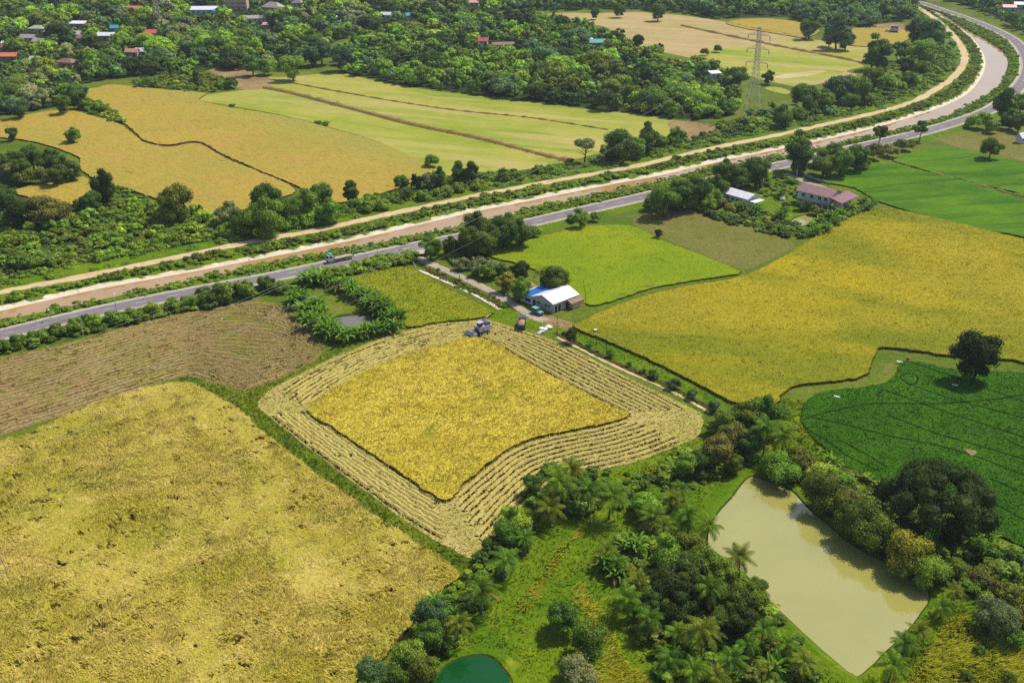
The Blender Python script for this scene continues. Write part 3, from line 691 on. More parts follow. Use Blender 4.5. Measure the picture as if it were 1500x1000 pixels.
# ------------------------------------------------------------------ ponds
def pond(px, mat, label, rim=(1.2, .5, 4.5), rmat='lawn', sub=4):
    P = poly_px(px, .06, sub, .06)
    a = np.roll(P, -1, 0); area = ((P[:, 0] * a[:, 1] - a[:, 0] * P[:, 1]).sum()) / 2
    if area < 0: P = P[::-1]
    sheet('pond_water', P, .06, mat, label, 'pond')
    L = np.concatenate([P, P[:1]])
    t = np.roll(P, -1, 0) - np.roll(P, 1, 0); t /= np.linalg.norm(t, axis=1)[:, None]; N = np.stack([t[:, 1], -t[:, 0]], 1)
    n = len(P); k = 1 + .25 * wav(P, 6)
    rows = [np.c_[P - N * .15, np.full(n, .03)], np.c_[P + N * .25, np.full(n, .3)], np.c_[P + N * (rim[0] * k)[:, None], rim[1] * k], np.c_[P + N * rim[2], np.full(n, .02)]]
    b = MB(); V = np.stack(rows, 1).reshape(-1, 3); i = np.arange(n); j = (i + 1) % n
    for r in range(3): b.f.append(np.stack([i * 4 + r, i * 4 + r + 1, j * 4 + r + 1, j * 4 + r], 1)); b.m.append(np.full(n, 1 if r == 0 else 0, np.int32)); b.sm.append(np.zeros(n, bool))
    b.v.append(V.astype(np.float32)); b.n = len(V)
    tag(b.build('pond_bank', [M[rmat], M['scrub']]), 'grassy rim of the ' + label.split(' ', 1)[1], 'bank', None, 'structure')
    return P
POND = pond([(1097, 699), (1120, 703), (1157, 717), (1183, 743), (1213, 769), (1250, 799), (1300, 826), (1333, 848), (1358, 860), (1358, 884), (1327, 926), (1287, 964), (1262, 988), (1243, 984), (1187, 936), (1130, 883), (1093, 842), (1052, 811), (1036, 797), (1044, 763), (1073, 727)], M['pond_water'], 'the big silty khaki pond')
POND2 = pond([(628, 1010), (646, 983), (667, 967), (700, 960), (720, 963), (738, 980), (750, 1002), (745, 1040), (690, 1060), (640, 1040)], M['green_water'], 'the small dark green pond at the bottom', (.8, .4, 3.0))
POND3 = pond([(484, 470), (500, 464), (522, 462), (545, 464), (556, 474), (545, 486), (520, 490), (496, 486)], M['grey_water'], 'the grey pond inside the banana grove', (.6, .3, 2.0), 'scrub')
POND4 = pond([(1158, 326), (1168, 318), (1182, 315), (1192, 318), (1188, 326), (1172, 332)], M['pond_water'], 'the small ochre pond beside the maroon roofed house', (.5, .2, 1.2), 'lawn')
# ------------------------------------------------------------------ plants : prototypes
FOL = foliage('leaves', 'object'); FOLT = foliage('wood_leaves', 'tint')
BARK = simple('bark', lin(112, 92, 70, .7), .9, .1, var=.35, scale=1.5)
PALMBARK = simple('palm_bark', lin(140, 124, 104, .7), .9, .1, var=.3, scale=3)
STEM = simple('banana_stem', lin(128, 132, 60, .7), .7, .2, var=.3, scale=3)

def sphere_pts(n):
    z = rng.uniform(-1, 1, n); a = rng.uniform(0, 6.283, n); r = np.sqrt(1 - z * z)
    return np.stack([r * np.cos(a), r * np.sin(a), z], 1)

def leaf_quads(b, C, Nrm, size, asp=1.7, mi=0):
    n = len(C); r = rng.normal(0, 1, (n, 3)); u = np.cross(Nrm, r); u /= np.linalg.norm(u, axis=1)[:, None] + 1e-9
    w = np.cross(Nrm, u); s = size * rng.uniform(.6, 1.4, n)[:, None]
    u = u * s * asp * .5; w = w * s * .5
    V = np.stack([C - u, C - w * .9, C + u, C + w * .9], 1).reshape(-1, 3)
    b.add(V, np.arange(4 * n).reshape(-1, 4), mi)

_sp = None
def blob(b, c, r, mi=0, nu=8, nv=5):
    u = np.arange(nu) * 2 * np.pi / nu; v = np.linspace(.18, np.pi - .18, nv)
    V = np.stack([np.outer(np.sin(v), np.cos(u)), np.outer(np.sin(v), np.sin(u)), np.outer(np.cos(v), np.ones(nu))], -1).reshape(-1, 3)
    V = V * np.asarray(r) * rng.uniform(.82, 1.1, (len(V), 1)) + np.asarray(c)
    i = np.arange(nv - 1)[:, None] * nu; j = np.arange(nu)[None]; k = (j + 1) % nu
    b.add(V, np.stack([i + j, i + nu + j, i + nu + k, i + k], -1).reshape(-1, 4), mi)
    b.poly(V[:nu], mi); b.poly(V[-nu:][::-1], mi)

def crown(style, leaves, leaf, seed, dens=1.0):
    """a crown for a plant of height 1: lobes of leaves around a branching dome"""
    global rng
    keep = rng; rng = np.random.default_rng(seed)
    b = MB()
    if style == 'round': K, R, H0, H1, lr = 20, .42, .12, .98, (.13, .21)
    elif style == 'wide': K, R, H0, H1, lr = 70, .92, .12, .98, (.14, .24)
    elif style == 'tall': K, R, H0, H1, lr = 18, .27, .06, 1.0, (.10, .17)
    elif style == 'conic': K, R, H0, H1, lr = 16, .24, .10, 1.0, (.07, .13)
    elif style == 'sparse': K, R, H0, H1, lr = 12, .42, .38, 1.0, (.08, .15)
    elif style == 'umbrella': K, R, H0, H1, lr = 22, .58, .52, 1.0, (.12, .18)
    else: K, R, H0, H1, lr = 16, .62, .02, .95, (.20, .32)          # bush
    cz = (H0 + H1) / 2; hz = (H1 - H0) / 2
    D = sphere_pts(K * 4); D = D[D[:, 2] > (-.95 if style not in ('bush', 'wide') else -.25)][:K]
    rr = rng.uniform(.45, .92, len(D))
    lr_ = rng.uniform(*lr, len(D))
    C = D * np.array([R, R, hz]) * rr[:, None]
    if style == 'conic': C[:, :2] *= np.clip(1.15 - (C[:, 2] / hz + 1) * .5, .1, 1)[:, None]; lr_ *= np.clip(1.3 - (C[:, 2] / hz + 1) * .4, .5, 1.3)
    if style == 'wide':
        rad = np.linalg.norm(C[:, :2], axis=1) / R; C[:, 2] = hz * (.95 - 1.35 * rad ** 2.4) * rng.uniform(.75, 1.0, len(C))
    if style == 'umbrella':
        rad = np.linalg.norm(C[:, :2], axis=1) / R; C[:, 2] = hz * (.7 - .9 * rad ** 2) * rng.uniform(.5, 1, len(C))
    C[:, 2] += cz; asym = rng.uniform(.82, 1.15, (1, 2)); C[:, :2] *= asym
    C[:, 2] = np.maximum(C[:, 2], lr_ * .7)
    if style not in ('sparse',): C = np.concatenate([C, [[0, 0, cz + .05]]]); lr_ = np.append(lr_, lr[1] * (1.15 if style != 'wide' else 1.0))
    area = (lr_ ** 2).sum(); flat = np.array([1, 1, .78])
    for c, r in zip(C, lr_):
        n = int(leaves * r * r / area)
        d = sphere_pts(n); d = d[d[:, 2] > -.8]
        p = c + d * flat * r * rng.uniform(.72, 1.12, (len(d), 1))
        inside = np.zeros(len(p), bool)
        for c2, r2 in zip(C, lr_):
            if c2 is c: continue
            inside |= (((p - c2) / flat) ** 2).sum(1) < (r2 * .72) ** 2
        p = p[~inside]; d = d[~inside]
        nn = d + rng.normal(0, .45, d.shape) + [0, 0, .35]; nn /= np.linalg.norm(nn, axis=1)[:, None]
        if len(p): leaf_quads(b, p, nn, leaf)
        if style != 'sparse': blob(b, c, flat * r * .80)
    rng = keep
    return b

def trunk(style, seed):
    r = np.random.default_rng(seed); b = MB()
    h = {'wide': .62, 'umbrella': .72, 'sparse': .8, 'tall': .6, 'conic': .9}.get(style, .55); w = {'wide': .045, 'tall': .022, 'conic': .018, 'sparse': .022}.get(style, .03)
    pts = [(0, 0, -.01)]; x = y = 0
    for k in range(1, 5):
        x += r.normal(0, .015); y += r.normal(0, .015); pts.append((x, y, h * k / 4))
    b.tube(pts, np.linspace(w * 1.25, w * .45, 5), 7)
    for k in range(7 if style != 'conic' else 0):
        a = k * 2.4 + r.uniform(0, .6); z0 = h * r.uniform(.4, .75); L = {'wide': .6, 'umbrella': .42}.get(style, .24) * r.uniform(.7, 1.1)
        rise = {'wide': .28, 'umbrella': .2}.get(style, .2)
        b.tube([(x * .5, y * .5, z0), (math.cos(a) * L * .5, math.sin(a) * L * .5, z0 + rise * .6), (math.cos(a) * L, math.sin(a) * L, z0 + rise)], [w * .5, w * .35, w * .15], 5)
    return b

PROTO = {}
def tree_proto(style, var, tier):
    k = (style, var, tier)
    if k not in PROTO:
        n, lf = {'near': (9000, .027), 'mid': (2600, .045), 'far': (380, .09)}[tier]
        if style == 'wide': n, lf = int(n * 2.6), lf * .72
        if style == 'bush': n = int(n * .8); lf *= 1.35
        c = crown(style, n, lf, hash((style, var)) % 1000 if False else (sum(map(ord, style)) * 7 + var * 31), 1)
        t = trunk(style, var + 3)
        PROTO[k] = dict(crown=c, trunk=t)
    return PROTO[k]
def proto_mesh(style, var, tier, what):
    p = tree_proto(style, var, tier); k = what + '_me'
    if k not in p: p[k] = p[what].mesh(what, [FOL if what == 'crown' else BARK])
    return p[k]

PAL = {'dark': (0.081, 0.138, 0.016), 'mid': (0.139, 0.228, 0.020), 'bright': (0.203, 0.302, 0.022), 'olive': (0.130, 0.161, 0.018), 'grey': (0.174, 0.196, 0.070),
       'yellow': (0.215, 0.217, 0.020), 'blue': (0.087, 0.154, 0.048), 'brown': (0.157, 0.146, 0.030), 'lime': (0.336, 0.360, 0.032), 'black': (0.039, 0.066, 0.008)}
CNAME = {'dark': 'dark green', 'mid': 'mid green', 'bright': 'bright green', 'olive': 'olive green', 'grey': 'greyish green', 'yellow': 'yellowish', 'blue': 'bluish green', 'brown': 'brownish', 'lime': 'lime green', 'black': 'very dark green'}
SNAME = {'round': 'round', 'wide': 'spreading', 'tall': 'tall', 'conic': 'slender', 'sparse': 'thin open', 'umbrella': 'umbrella shaped', 'bush': 'bushy'}
TREES = []      # every broadleaf tree and shrub: dict(x, y, h, w, style, col, where, cat)
def put(px, py, wpx, style, col, where, hr=None, cat='tree', at_base=False):
    """crown centre and crown width as they show in the photo -> a plant of real size on the ground"""
    relw = {'round': .82, 'wide': 1.85, 'tall': .55, 'conic': .42, 'sparse': .86, 'umbrella': 1.2, 'bush': 1.3}[style]
    relc = {'round': .62, 'wide': .68, 'tall': .58, 'conic': .5, 'sparse': .68, 'umbrella': .74, 'bush': .5}[style]
    z = 4.0; x = y = 0
    for _ in range(4):
        x, y = G((px, py), z)[0]; w = wpx * depth(x, y, z) / F
        h = w / relw * (hr or 1.0); z = h * relc
    TREES.append(dict(x=x, y=y, h=h, w=w / relw, style=style, col=col, where=where, cat=cat))

def puts(where, items, cat='tree', style='round', col='dark'):
    for it in items:
        px, py, w = it[:3]; st = it[3] if len(it) > 3 else style; c = it[4] if len(it) > 4 else col
        put(px, py, w, st, c, where, it[5] if len(it) > 5 else None, cat if st != 'bush' else 'shrub')

def wood(poly, r, hs, cols, where, styles=('round', 'round', 'tall'), exclude=(), base=True, jit=.25):
    P = poisson(poly_px(poly, 0, 4, 0), r, 40, exclude)
    for x, y in P:
        p = np.array([[x, y]]); q = float(wav(p, 46, 2)[0]); g_ = float(wav(p, 75, 6)[0]) + .4 * float(wav(p, 22, 4)[0])
        u = np.clip(rng.uniform() ** 1.5 + .28 * q, 0, 1.15); h = hs[0] * .8 + (hs[1] * 1.12 - hs[0] * .8) * u
        k = int(np.clip((g_ + 1) * .5 + rng.normal(0, .2), 0, .999) * len(cols))
        TREES.append(dict(x=x, y=y, h=h, w=h * rng.uniform(.85, 1.3), style=styles[rng.integers(len(styles))], col=cols[k], where=where, cat='tree', wood=True))

# --- hand placed, near to far
put(1378, 722, 164, 'wide', 'black', 'standing in the dark green paddy', 1.25)
puts('at the foot of the rain tree', [(1318, 776, 50, 'bush', 'black'), (1356, 784, 54, 'bush', 'dark'), (1398, 778, 50, 'bush', 'black'), (1430, 762, 40, 'bush', 'dark')])
put(1433, 512, 62, 'round', 'black', 'on the bund between golden rice and dark paddy', 1.05)
puts('along the right bank of the big pond', [(1143, 685, 59, 'bush', 'mid'), (1171, 679, 50, 'bush', 'olive'), (1187, 693, 30, 'bush', 'brown'), (1209, 719, 62, 'bush', 'olive', 1.2), (1233, 735, 62, 'bush', 'olive', 1.2), (1225, 708, 57, 'bush', 'mid'), (1257, 760, 66, 'bush', 'dark', 1.2), (1285, 779, 66, 'bush', 'olive', 1.2), (1315, 798, 59, 'bush', 'olive', 1.2), (1338, 811, 71, 'bush', 'yellow', 1.15), (1333, 829, 57, 'bush', 'dark'), (1369, 839, 59, 'bush', 'mid'), (1391, 831, 46, 'bush', 'olive'), (1255, 741, 50, 'bush', 'dark'), (1295, 771, 46, 'bush', 'dark'), (1205, 693, 46, 'bush', 'lime')])
puts('in the bushy patch right of the big pond', [(1462, 903, 62, 'bush', 'grey', 1.2), (1484, 936, 40, 'bush', 'dark'), (1486, 872, 42, 'bush', 'olive'), (1449, 838, 40, 'bush', 'olive'), (1478, 818, 42, 'bush', 'dark'), (1498, 845, 40, 'bush', 'mid'), (1438, 850, 36, 'bush', 'brown'), (1497, 905, 40, 'bush', 'olive'), (1434, 954, 20, 'bush', 'dark'), (1478, 992, 22, 'bush', 'dark'), (1418, 990, 20, 'bush', 'dark'), (1420, 858, 30, 'bush', 'mid'), (1462, 862, 30, 'bush', 'brown')])
puts('at the harvested field corner above the pond', [(1092, 606, 46, 'round', 'olive'), (1126, 597, 52, 'round', 'dark'), (1066, 614, 38, 'round', 'mid'), (1072, 636, 42, 'round', 'brown'), (1096, 648, 36, 'round', 'dark'), (1050, 656, 46, 'round', 'brown'), (1004, 678, 34, 'round', 'bright'), (1028, 672, 34, 'round', 'dark'), (1074, 674, 30, 'round', 'olive'), (1040, 626, 26, 'bush', 'mid'), (1108, 628, 34, 'round', 'dark'), (1030, 694, 24, 'bush', 'dark')])
puts('among the palms left of the big pond', [(944, 743, 46, 'bush', 'bright'), (984, 806, 54, 'round', 'mid'), (1010, 802, 48, 'round', 'olive'), (1030, 822, 52, 'round', 'mid'), (1000, 834, 54, 'round', 'dark'), (980, 858, 56, 'round', 'black'), (1058, 836, 44, 'round', 'mid'), (1040, 862, 50, 'round', 'dark'), (1078, 880, 50, 'round', 'dark'), (1102, 868, 46, 'round', 'mid'), (1112, 858, 30, 'round', 'dark'), (956, 880, 44, 'round', 'dark'), (1088, 906, 44, 'round', 'black'), (1000, 890, 46, 'round', 'black'), (922, 836, 26, 'bush', 'yellow'), (1060, 905, 40, 'round', 'dark'), (968, 905, 34, 'bush', 'dark')])
puts('by the small green pond', [(820, 909, 54, 'bush', 'dark', 1.15), (869, 939, 62, 'bush', 'dark', 1.15), (846, 984, 58, 'bush', 'grey'), (780, 706, 30, 'round', 'dark')])
puts('along the corner of the lodged rice field', [(757, 757, 44, 'round', 'bright'), (742, 776, 40, 'round', 'mid'), (722, 800, 34, 'bush', 'dark'), (700, 850, 30, 'bush', 'mid'), (630, 896, 46, 'round', 'blue'), (650, 912, 36, 'bush', 'dark'), (628, 928, 46, 'round', 'dark'), (652, 944, 34, 'bush', 'dark'), (598, 960, 50, 'round', 'mid'), (620, 980, 44, 'round', 'olive'), (545, 984, 48, 'round', 'blue'), (575, 990, 40, 'round', 'dark'), (664, 878, 24, 'bush', 'mid')])
puts('beside the blue and white house', [(761, 394, 27, 'round', 'black'), (762, 417, 32, 'round', 'mid'), (739, 410, 26, 'round', 'yellow'), (715, 398, 28, 'bush', 'mid'), (697, 396, 24, 'bush', 'grey'), (735, 393, 18, 'round', 'dark'), (814, 405, 36, 'round', 'olive'), (803, 412, 22, 'round', 'dark'), (677, 386, 24, 'bush', 'grey'), (690, 388, 16, 'bush', 'olive')])
puts('where farm lane meets road', [(630, 358, 32, 'round', 'mid'), (658, 355, 26, 'round', 'dark'), (688, 348, 38, 'round', 'dark'), (712, 352, 32, 'round', 'mid'), (736, 336, 42, 'round', 'dark'), (764, 334, 38, 'round', 'dark'), (702, 325, 42, 'round', 'dark'), (742, 326, 38, 'round', 'mid'), (722, 340, 36, 'round', 'dark'), (676, 362, 22, 'bush', 'mid'), (782, 340, 22, 'bush', 'mid'), (696, 366, 24, 'bush', 'mid'), (851, 315, 26, 'round', 'mid'), (836, 320, 16, 'bush', 'bright'), (870, 318, 18, 'bush', 'mid')])
puts('left of the white roofed house', [(973, 286, 44, 'round', 'mid'), (956, 296, 30, 'bush', 'mid'), (996, 280, 40, 'round', 'dark'), (1018, 275, 42, 'round', 'dark'), (1040, 282, 30, 'round', 'mid'), (1063, 246, 36, 'round', 'dark'), (1052, 268, 32, 'round', 'dark'), (1108, 246, 38, 'round', 'dark'), (1086, 258, 28, 'round', 'dark'), (1036, 300, 26, 'bush', 'mid'), (1056, 300, 22, 'bush', 'olive'), (1074, 252, 24, 'round', 'dark'), (990, 298, 24, 'bush', 'mid'), (1068, 306, 18, 'bush', 'yellow'), (1012, 298, 26, 'bush', 'mid')])
puts('around the maroon roofed house', [(1172, 216, 36, 'tall', 'dark'), (1168, 232, 30, 'round', 'dark'), (1208, 234, 36, 'round', 'mid'), (1196, 246, 26, 'bush', 'mid'), (1234, 234, 34, 'round', 'mid'), (1222, 222, 30, 'round', 'dark'), (1256, 226, 34, 'round', 'dark'), (1282, 222, 30, 'bush', 'brown'), (1304, 220, 26, 'bush', 'grey'), (1326, 212, 24, 'bush', 'olive'), (1264, 240, 22, 'bush', 'mid'), (1178, 300, 22, 'bush', 'dark'), (1168, 290, 16, 'bush', 'mid'), (1196, 308, 20, 'bush', 'olive'), (1152, 300, 14, 'bush', 'olive'), (1124, 322, 16, 'bush', 'lime'), (1106, 322, 14, 'bush', 'mid'), (1140, 334, 16, 'bush', 'mid')])
puts('on the verge above the vivid rice', [(1350, 186, 28, 'sparse', 'dark'), (1290, 193, 30, 'sparse', 'olive'), (1318, 212, 20, 'bush', 'grey')])
puts('under the road bend at the photo edge', [(1473, 150, 28, 'tall', 'dark'), (1481, 170, 26, 'round', 'dark'), (1497, 146, 26, 'round', 'mid'), (1438, 176, 32, 'bush', 'bright'), (1456, 186, 24, 'bush', 'mid'), (1453, 213, 28, 'round', 'mid'), (1424, 180, 20, 'bush', 'bright'), (1494, 176, 24, 'round', 'dark'), (1468, 182, 18, 'bush', 'dark')])
put(965, 341, 12, 'round', 'black', 'alone on the edge of the weedy fallow field')
puts('in the row beside the pale footpath', [(835, 489, 19, 'round', 'black'), (863, 506, 9, 'bush', 'dark'), (893, 518, 14, 'bush', 'dark'), (923, 533, 10, 'bush', 'dark'), (942, 543, 9, 'bush', 'dark'), (957, 548, 17, 'bush', 'dark'), (987, 561, 21, 'bush', 'blue'), (1015, 578, 18, 'bush', 'blue'), (1048, 595, 21, 'bush', 'blue')], 'shrub', 'bush')
puts('in the roadside hedge above the brown stubble', [(300, 433, 34, 'bush', 'dark'), (330, 427, 38, 'bush', 'mid'), (356, 424, 34, 'bush', 'mid'), (388, 416, 30, 'bush', 'dark'), (412, 420, 24, 'bush', 'mid'), (280, 440, 26, 'bush', 'mid'), (250, 446, 24, 'bush', 'mid'), (222, 452, 24, 'bush', 'bright'), (195, 458, 24, 'bush', 'mid'), (166, 464, 26, 'bush', 'mid'), (138, 470, 26, 'bush', 'bright'), (110, 476, 28, 'bush', 'mid'), (84, 483, 26, 'bush', 'mid'), (56, 491, 26, 'bush', 'mid'), (28, 499, 26, 'bush', 'mid'), (4, 506, 24, 'bush', 'mid'), (124, 468, 20, 'bush', 'dark')], 'shrub', 'bush')
# beyond the canal
puts('between dirt track and pale green field', [(857, 213, 42, 'umbrella', 'grey'), (910, 208, 44, 'round', 'dark'), (930, 214, 30, 'round', 'mid'), (949, 199, 28, 'tall', 'dark'), (993, 194, 24, 'round', 'mid'), (888, 222, 26, 'bush', 'mid'), (968, 210, 26, 'bush', 'mid'), (896, 230, 20, 'bush', 'dark'), (985, 206, 22, 'bush', 'mid')])
puts('in the row between golden rice and track', [(513, 281, 26, 'conic', 'dark', .7), (588, 266, 24, 'round', 'dark'), (610, 266, 15, 'tall', 'black'), (628, 262, 24, 'round', 'grey'), (643, 258, 20, 'tall', 'dark'), (672, 250, 19, 'tall', 'dark'), (690, 249, 19, 'tall', 'dark'), (590, 284, 26, 'bush', 'dark'), (634, 236, 24, 'bush', 'mid'), (737, 262, 24, 'bush', 'dark'), (737, 250, 12, 'sparse', 'dark'), (560, 300, 28, 'bush', 'bright'), (540, 304, 28, 'bush', 'bright'), (620, 288, 26, 'bush', 'mid'), (650, 282, 26, 'bush', 'mid'), (672, 276, 24, 'bush', 'mid'), (700, 272, 24, 'bush', 'bright'), (758, 260, 22, 'bush', 'mid'), (790, 250, 22, 'bush', 'mid'), (812, 248, 20, 'bush', 'bright'), (522, 300, 26, 'bush', 'mid'), (576, 290, 22, 'bush', 'mid')])
puts('between golden field and trackside scrub', [(147, 266, 38, 'round', 'black', 1.25), (132, 292, 28, 'round', 'dark'), (158, 288, 24, 'bush', 'mid'), (254, 292, 50, 'round', 'olive'), (252, 318, 40, 'bush', 'mid'), (293, 311, 16, 'conic', 'dark', .8), (333, 309, 34, 'round', 'grey'), (388, 288, 46, 'round', 'dark'), (384, 312, 56, 'round', 'mid'), (360, 322, 38, 'round', 'mid'), (444, 294, 46, 'round', 'mid'), (420, 306, 40, 'round', 'dark'), (468, 284, 38, 'round', 'mid'), (480, 304, 38, 'round', 'mid'), (420, 326, 34, 'bush', 'mid'), (450, 322, 34, 'bush', 'bright'), (330, 340, 32, 'bush', 'bright'), (500, 308, 24, 'bush', 'mid')])
puts('alone in the golden rice beyond the canal', [(105, 194, 25, 'round', 'mid', .85), (478, 181, 14, 'bush', 'mid', .6), (466, 179, 12, 'bush', 'mid', .6), (341, 155, 12, 'bush', 'dark', .6)])
puts('in the grove at the left photo edge', [(16, 193, 18, 'round', 'dark'), (20, 232, 32, 'round', 'dark'), (45, 224, 34, 'round', 'dark'), (70, 232, 34, 'round', 'dark'), (94, 240, 32, 'round', 'dark'), (106, 248, 24, 'round', 'dark'), (12, 252, 30, 'bush', 'grey'), (38, 258, 30, 'bush', 'olive'), (64, 258, 30, 'bush', 'olive'), (84, 252, 28, 'round', 'dark'), (2, 236, 30, 'round', 'dark'), (30, 244, 28, 'round', 'dark'), (62, 304, 50, 'round', 'brown', .8), (30, 306, 40, 'round', 'black'), (88, 312, 34, 'bush', 'brown'), (5, 290, 36, 'round', 'dark'), (5, 320, 34, 'bush', 'mid'), (118, 300, 26, 'bush', 'olive')])
wood([(-60, 330), (60, 330), (130, 310), (200, 300), (280, 316), (310, 330), (305, 352), (200, 376), (90, 398), (-60, 428)], 5.2, (2.2, 4.4), ['mid', 'bright', 'olive', 'mid', 'bright', 'dark'], 'in the scrub thicket above the dirt track', ('bush', 'bush', 'bush', 'round'))
puts('at the near edge of the village wood', [(428, 92, 36, 'round', 'bright', .95), (396, 98, 30, 'bush', 'bright'), (368, 92, 26, 'round', 'mid'), (338, 121, 22, 'bush', 'dark'), (322, 124, 16, 'bush', 'mid'), (288, 116, 14, 'conic', 'dark'), (220, 120, 20, 'bush', 'mid'), (204, 122, 16, 'bush', 'bright'), (124, 150, 24, 'bush', 'mid'), (144, 156, 22, 'bush', 'bright'), (112, 140, 26, 'round', 'dark'), (92, 150, 24, 'round', 'dark'), (25, 155, 32, 'round', 'blue', .8), (62, 140, 12, 'bush', 'yellow'), (470, 72, 30, 'round', 'blue'), (500, 80, 32, 'round', 'blue'), (456, 78, 26, 'round', 'blue'), (440, 70, 24, 'round', 'dark')])
puts('standing in the far pale field', [(1187, 36, 28, 'round', 'dark'), (1228, 42, 32, 'tall', 'blue', .9), (1240, 54, 26, 'round', 'blue'), (1216, 52, 22, 'round', 'blue'), (1050, 72, 14, 'bush', 'dark'), (1032, 76, 14, 'bush', 'brown'), (968, 70, 9, 'tall', 'dark'), (938, 91, 24, 'bush', 'dark'), (872, 18, 14, 'round', 'dark'), (908, 12, 18, 'round', 'dark'), (964, 14, 22, 'round', 'dark')])
puts('between lattice tower and dirt track', [(1290, 70, 34, 'tall', 'mid', .9), (1280, 84, 26, 'round', 'dark'), (1326, 92, 24, 'round', 'black'), (1352, 70, 40, 'round', 'mid'), (1366, 46, 40, 'round', 'blue'), (1350, 40, 36, 'round', 'blue'), (1320, 70, 26, 'round', 'dark'), (1180, 138, 44, 'round', 'dark', .9), (1232, 122, 46, 'round', 'blue', .85), (1260, 128, 34, 'round', 'mid'), (1280, 108, 30, 'round', 'mid'), (1148, 168, 30, 'round', 'dark'), (1210, 148, 34, 'bush', 'mid'), (1245, 148, 30, 'bush', 'mid'), (1300, 124, 30, 'bush', 'mid'), (1330, 118, 28, 'bush', 'dark'), (1350, 100, 26, 'bush', 'mid'), (1125, 110, 18, 'round', 'dark'), (1082, 108, 30, 'round', 'mid'), (1042, 96, 16, 'round', 'dark'), (1170, 168, 26, 'bush', 'mid'), (1270, 146, 28, 'bush', 'mid')])
HOUSE_LOW = []; HOUSE_CLEAR = []      # filled with the far houses' plots before the woods are grown
FAR_PX = [(55, 43, 30), (115, 36, 26), (172, 42, 22), (48, 56, 40), (117, 53, 22), (157, 52, 26), (226, 50, 34), (198, 14, 26), (199, 77, 38), (13, 83, 28), (4, 69, 18), (50, 90, 22), (100, 94, 38), (302, 14, 46), (347, 10, 40), (402, 10, 34), (437, 5, 22), (372, 28, 34), (395, 36, 26), (567, 22, 22), (600, 23, 14), (692, 4, 24), (708, 61, 18), (740, 66, 42), (868, 62, 34), (1046, 110, 22), (1486, 12, 40), (493, 27, 14)]
for x, y, w in FAR_PX:
    HOUSE_CLEAR.append(G([(x - w * .5, y - 3), (x + w * .5, y - 3), (x + w * .5, y + 7 + w * .08), (x - w * .5, y + 7 + w * .08)], 0))
    HOUSE_LOW.append(G([(x - w * .56, y), (x + w * .56, y), (x + w * .5, y + 22), (x - w * .5, y + 22)], 0))
vill = [(-70, -12), (120, -12), (420, -12), (500, -12), (700, -12), (760, 8), (690, 24), (560, 40), (490, 62), (460, 80), (440, 100), (420, 106), (380, 104), (300, 102), (250, 116), (190, 112), (150, 118), (112, 128), (120, 150), (80, 158), (0, 170), (-70, 180)]
wood(vill, 6.3, (5.5, 10.5), ['black', 'dark', 'blue', 'dark', 'grey', 'mid', 'olive', 'bright'], 'in the village wood', ('round', 'round', 'tall', 'bush', 'round'), HOUSE_CLEAR)
cent = [(505, 84), (560, 44), (700, 26), (780, 30), (860, 42), (905, 62), (960, 84), (1010, 98), (1060, 112), (1080, 140), (1070, 170), (1000, 175), (930, 166), (813, 152), (733, 142), (633, 131), (543, 115), (500, 104)]
wood(cent, 5.4, (4.5, 9), ['black', 'dark', 'blue', 'mid', 'dark', 'mid', 'bright', 'olive'], 'in the long wood behind the pale green fields', ('round', 'round', 'bush', 'tall'), HOUSE_CLEAR)
wood([(700, -12), (1330, -12), (1345, 6), (1330, 30), (1290, 34), (1260, 40), (1215, 42), (1170, 28), (1110, 22), (1060, 28), (1000, 18), (930, 13), (870, 14), (760, 16)], 7.2, (7, 12), ['dark', 'blue', 'blue', 'mid', 'dark'], 'in the far wood along the top of the photo', ('round', 'round', 'tall', 'bush'), HOUSE_CLEAR)
wood([(1362, -8), (1420, 10), (1470, 36), (1500, 50), (1560, 60), (1560, -12), (1380, -14)], 7.0, (6, 10), ['dark', 'blue', 'mid', 'dark'], 'beyond the road bend at the top right', ('round', 'round', 'tall'), HOUSE_CLEAR)
wood([(1350, 40), (1376, 40), (1388, 52), (1398, 70), (1400, 90), (1382, 112), (1340, 138), (1270, 160), (1190, 178), (1140, 190), (1100, 190), (1090, 175), (1130, 160), (1190, 140), (1260, 116), (1310, 96), (1335, 70)], 6.2, (2.2, 4.6), ['mid', 'mid', 'bright', 'dark', 'blue'], 'in the thicket between lattice tower and dirt track', ('bush', 'bush', 'round'))
# trees keep off the water, the road and the tracks
def off(Q, road_d=4.8, track_d=3.6):
    return inpoly(Q, wpoly) | (((closest(Q, road) - Q) ** 2).sum(1) < road_d ** 2) | (((closest(Q, track) - Q) ** 2).sum(1) < track_d ** 2)
XY = np.array([(t['x'], t['y']) for t in TREES]); bad = off(XY)
TREES = [t for t, k in zip(TREES, bad) if not (t.get('wood') and k)]
# only low growth right in front of the far roofs
XY = np.array([(t['x'], t['y']) for t in TREES]); low = np.zeros(len(TREES), bool)
for e in HOUSE_LOW: low |= inpoly(XY, e)
for t, k in zip(TREES, low):
    if k and t.get('wood'): t['h'] = min(t['h'], 2.6); t['w'] = min(t['w'], 3.6)

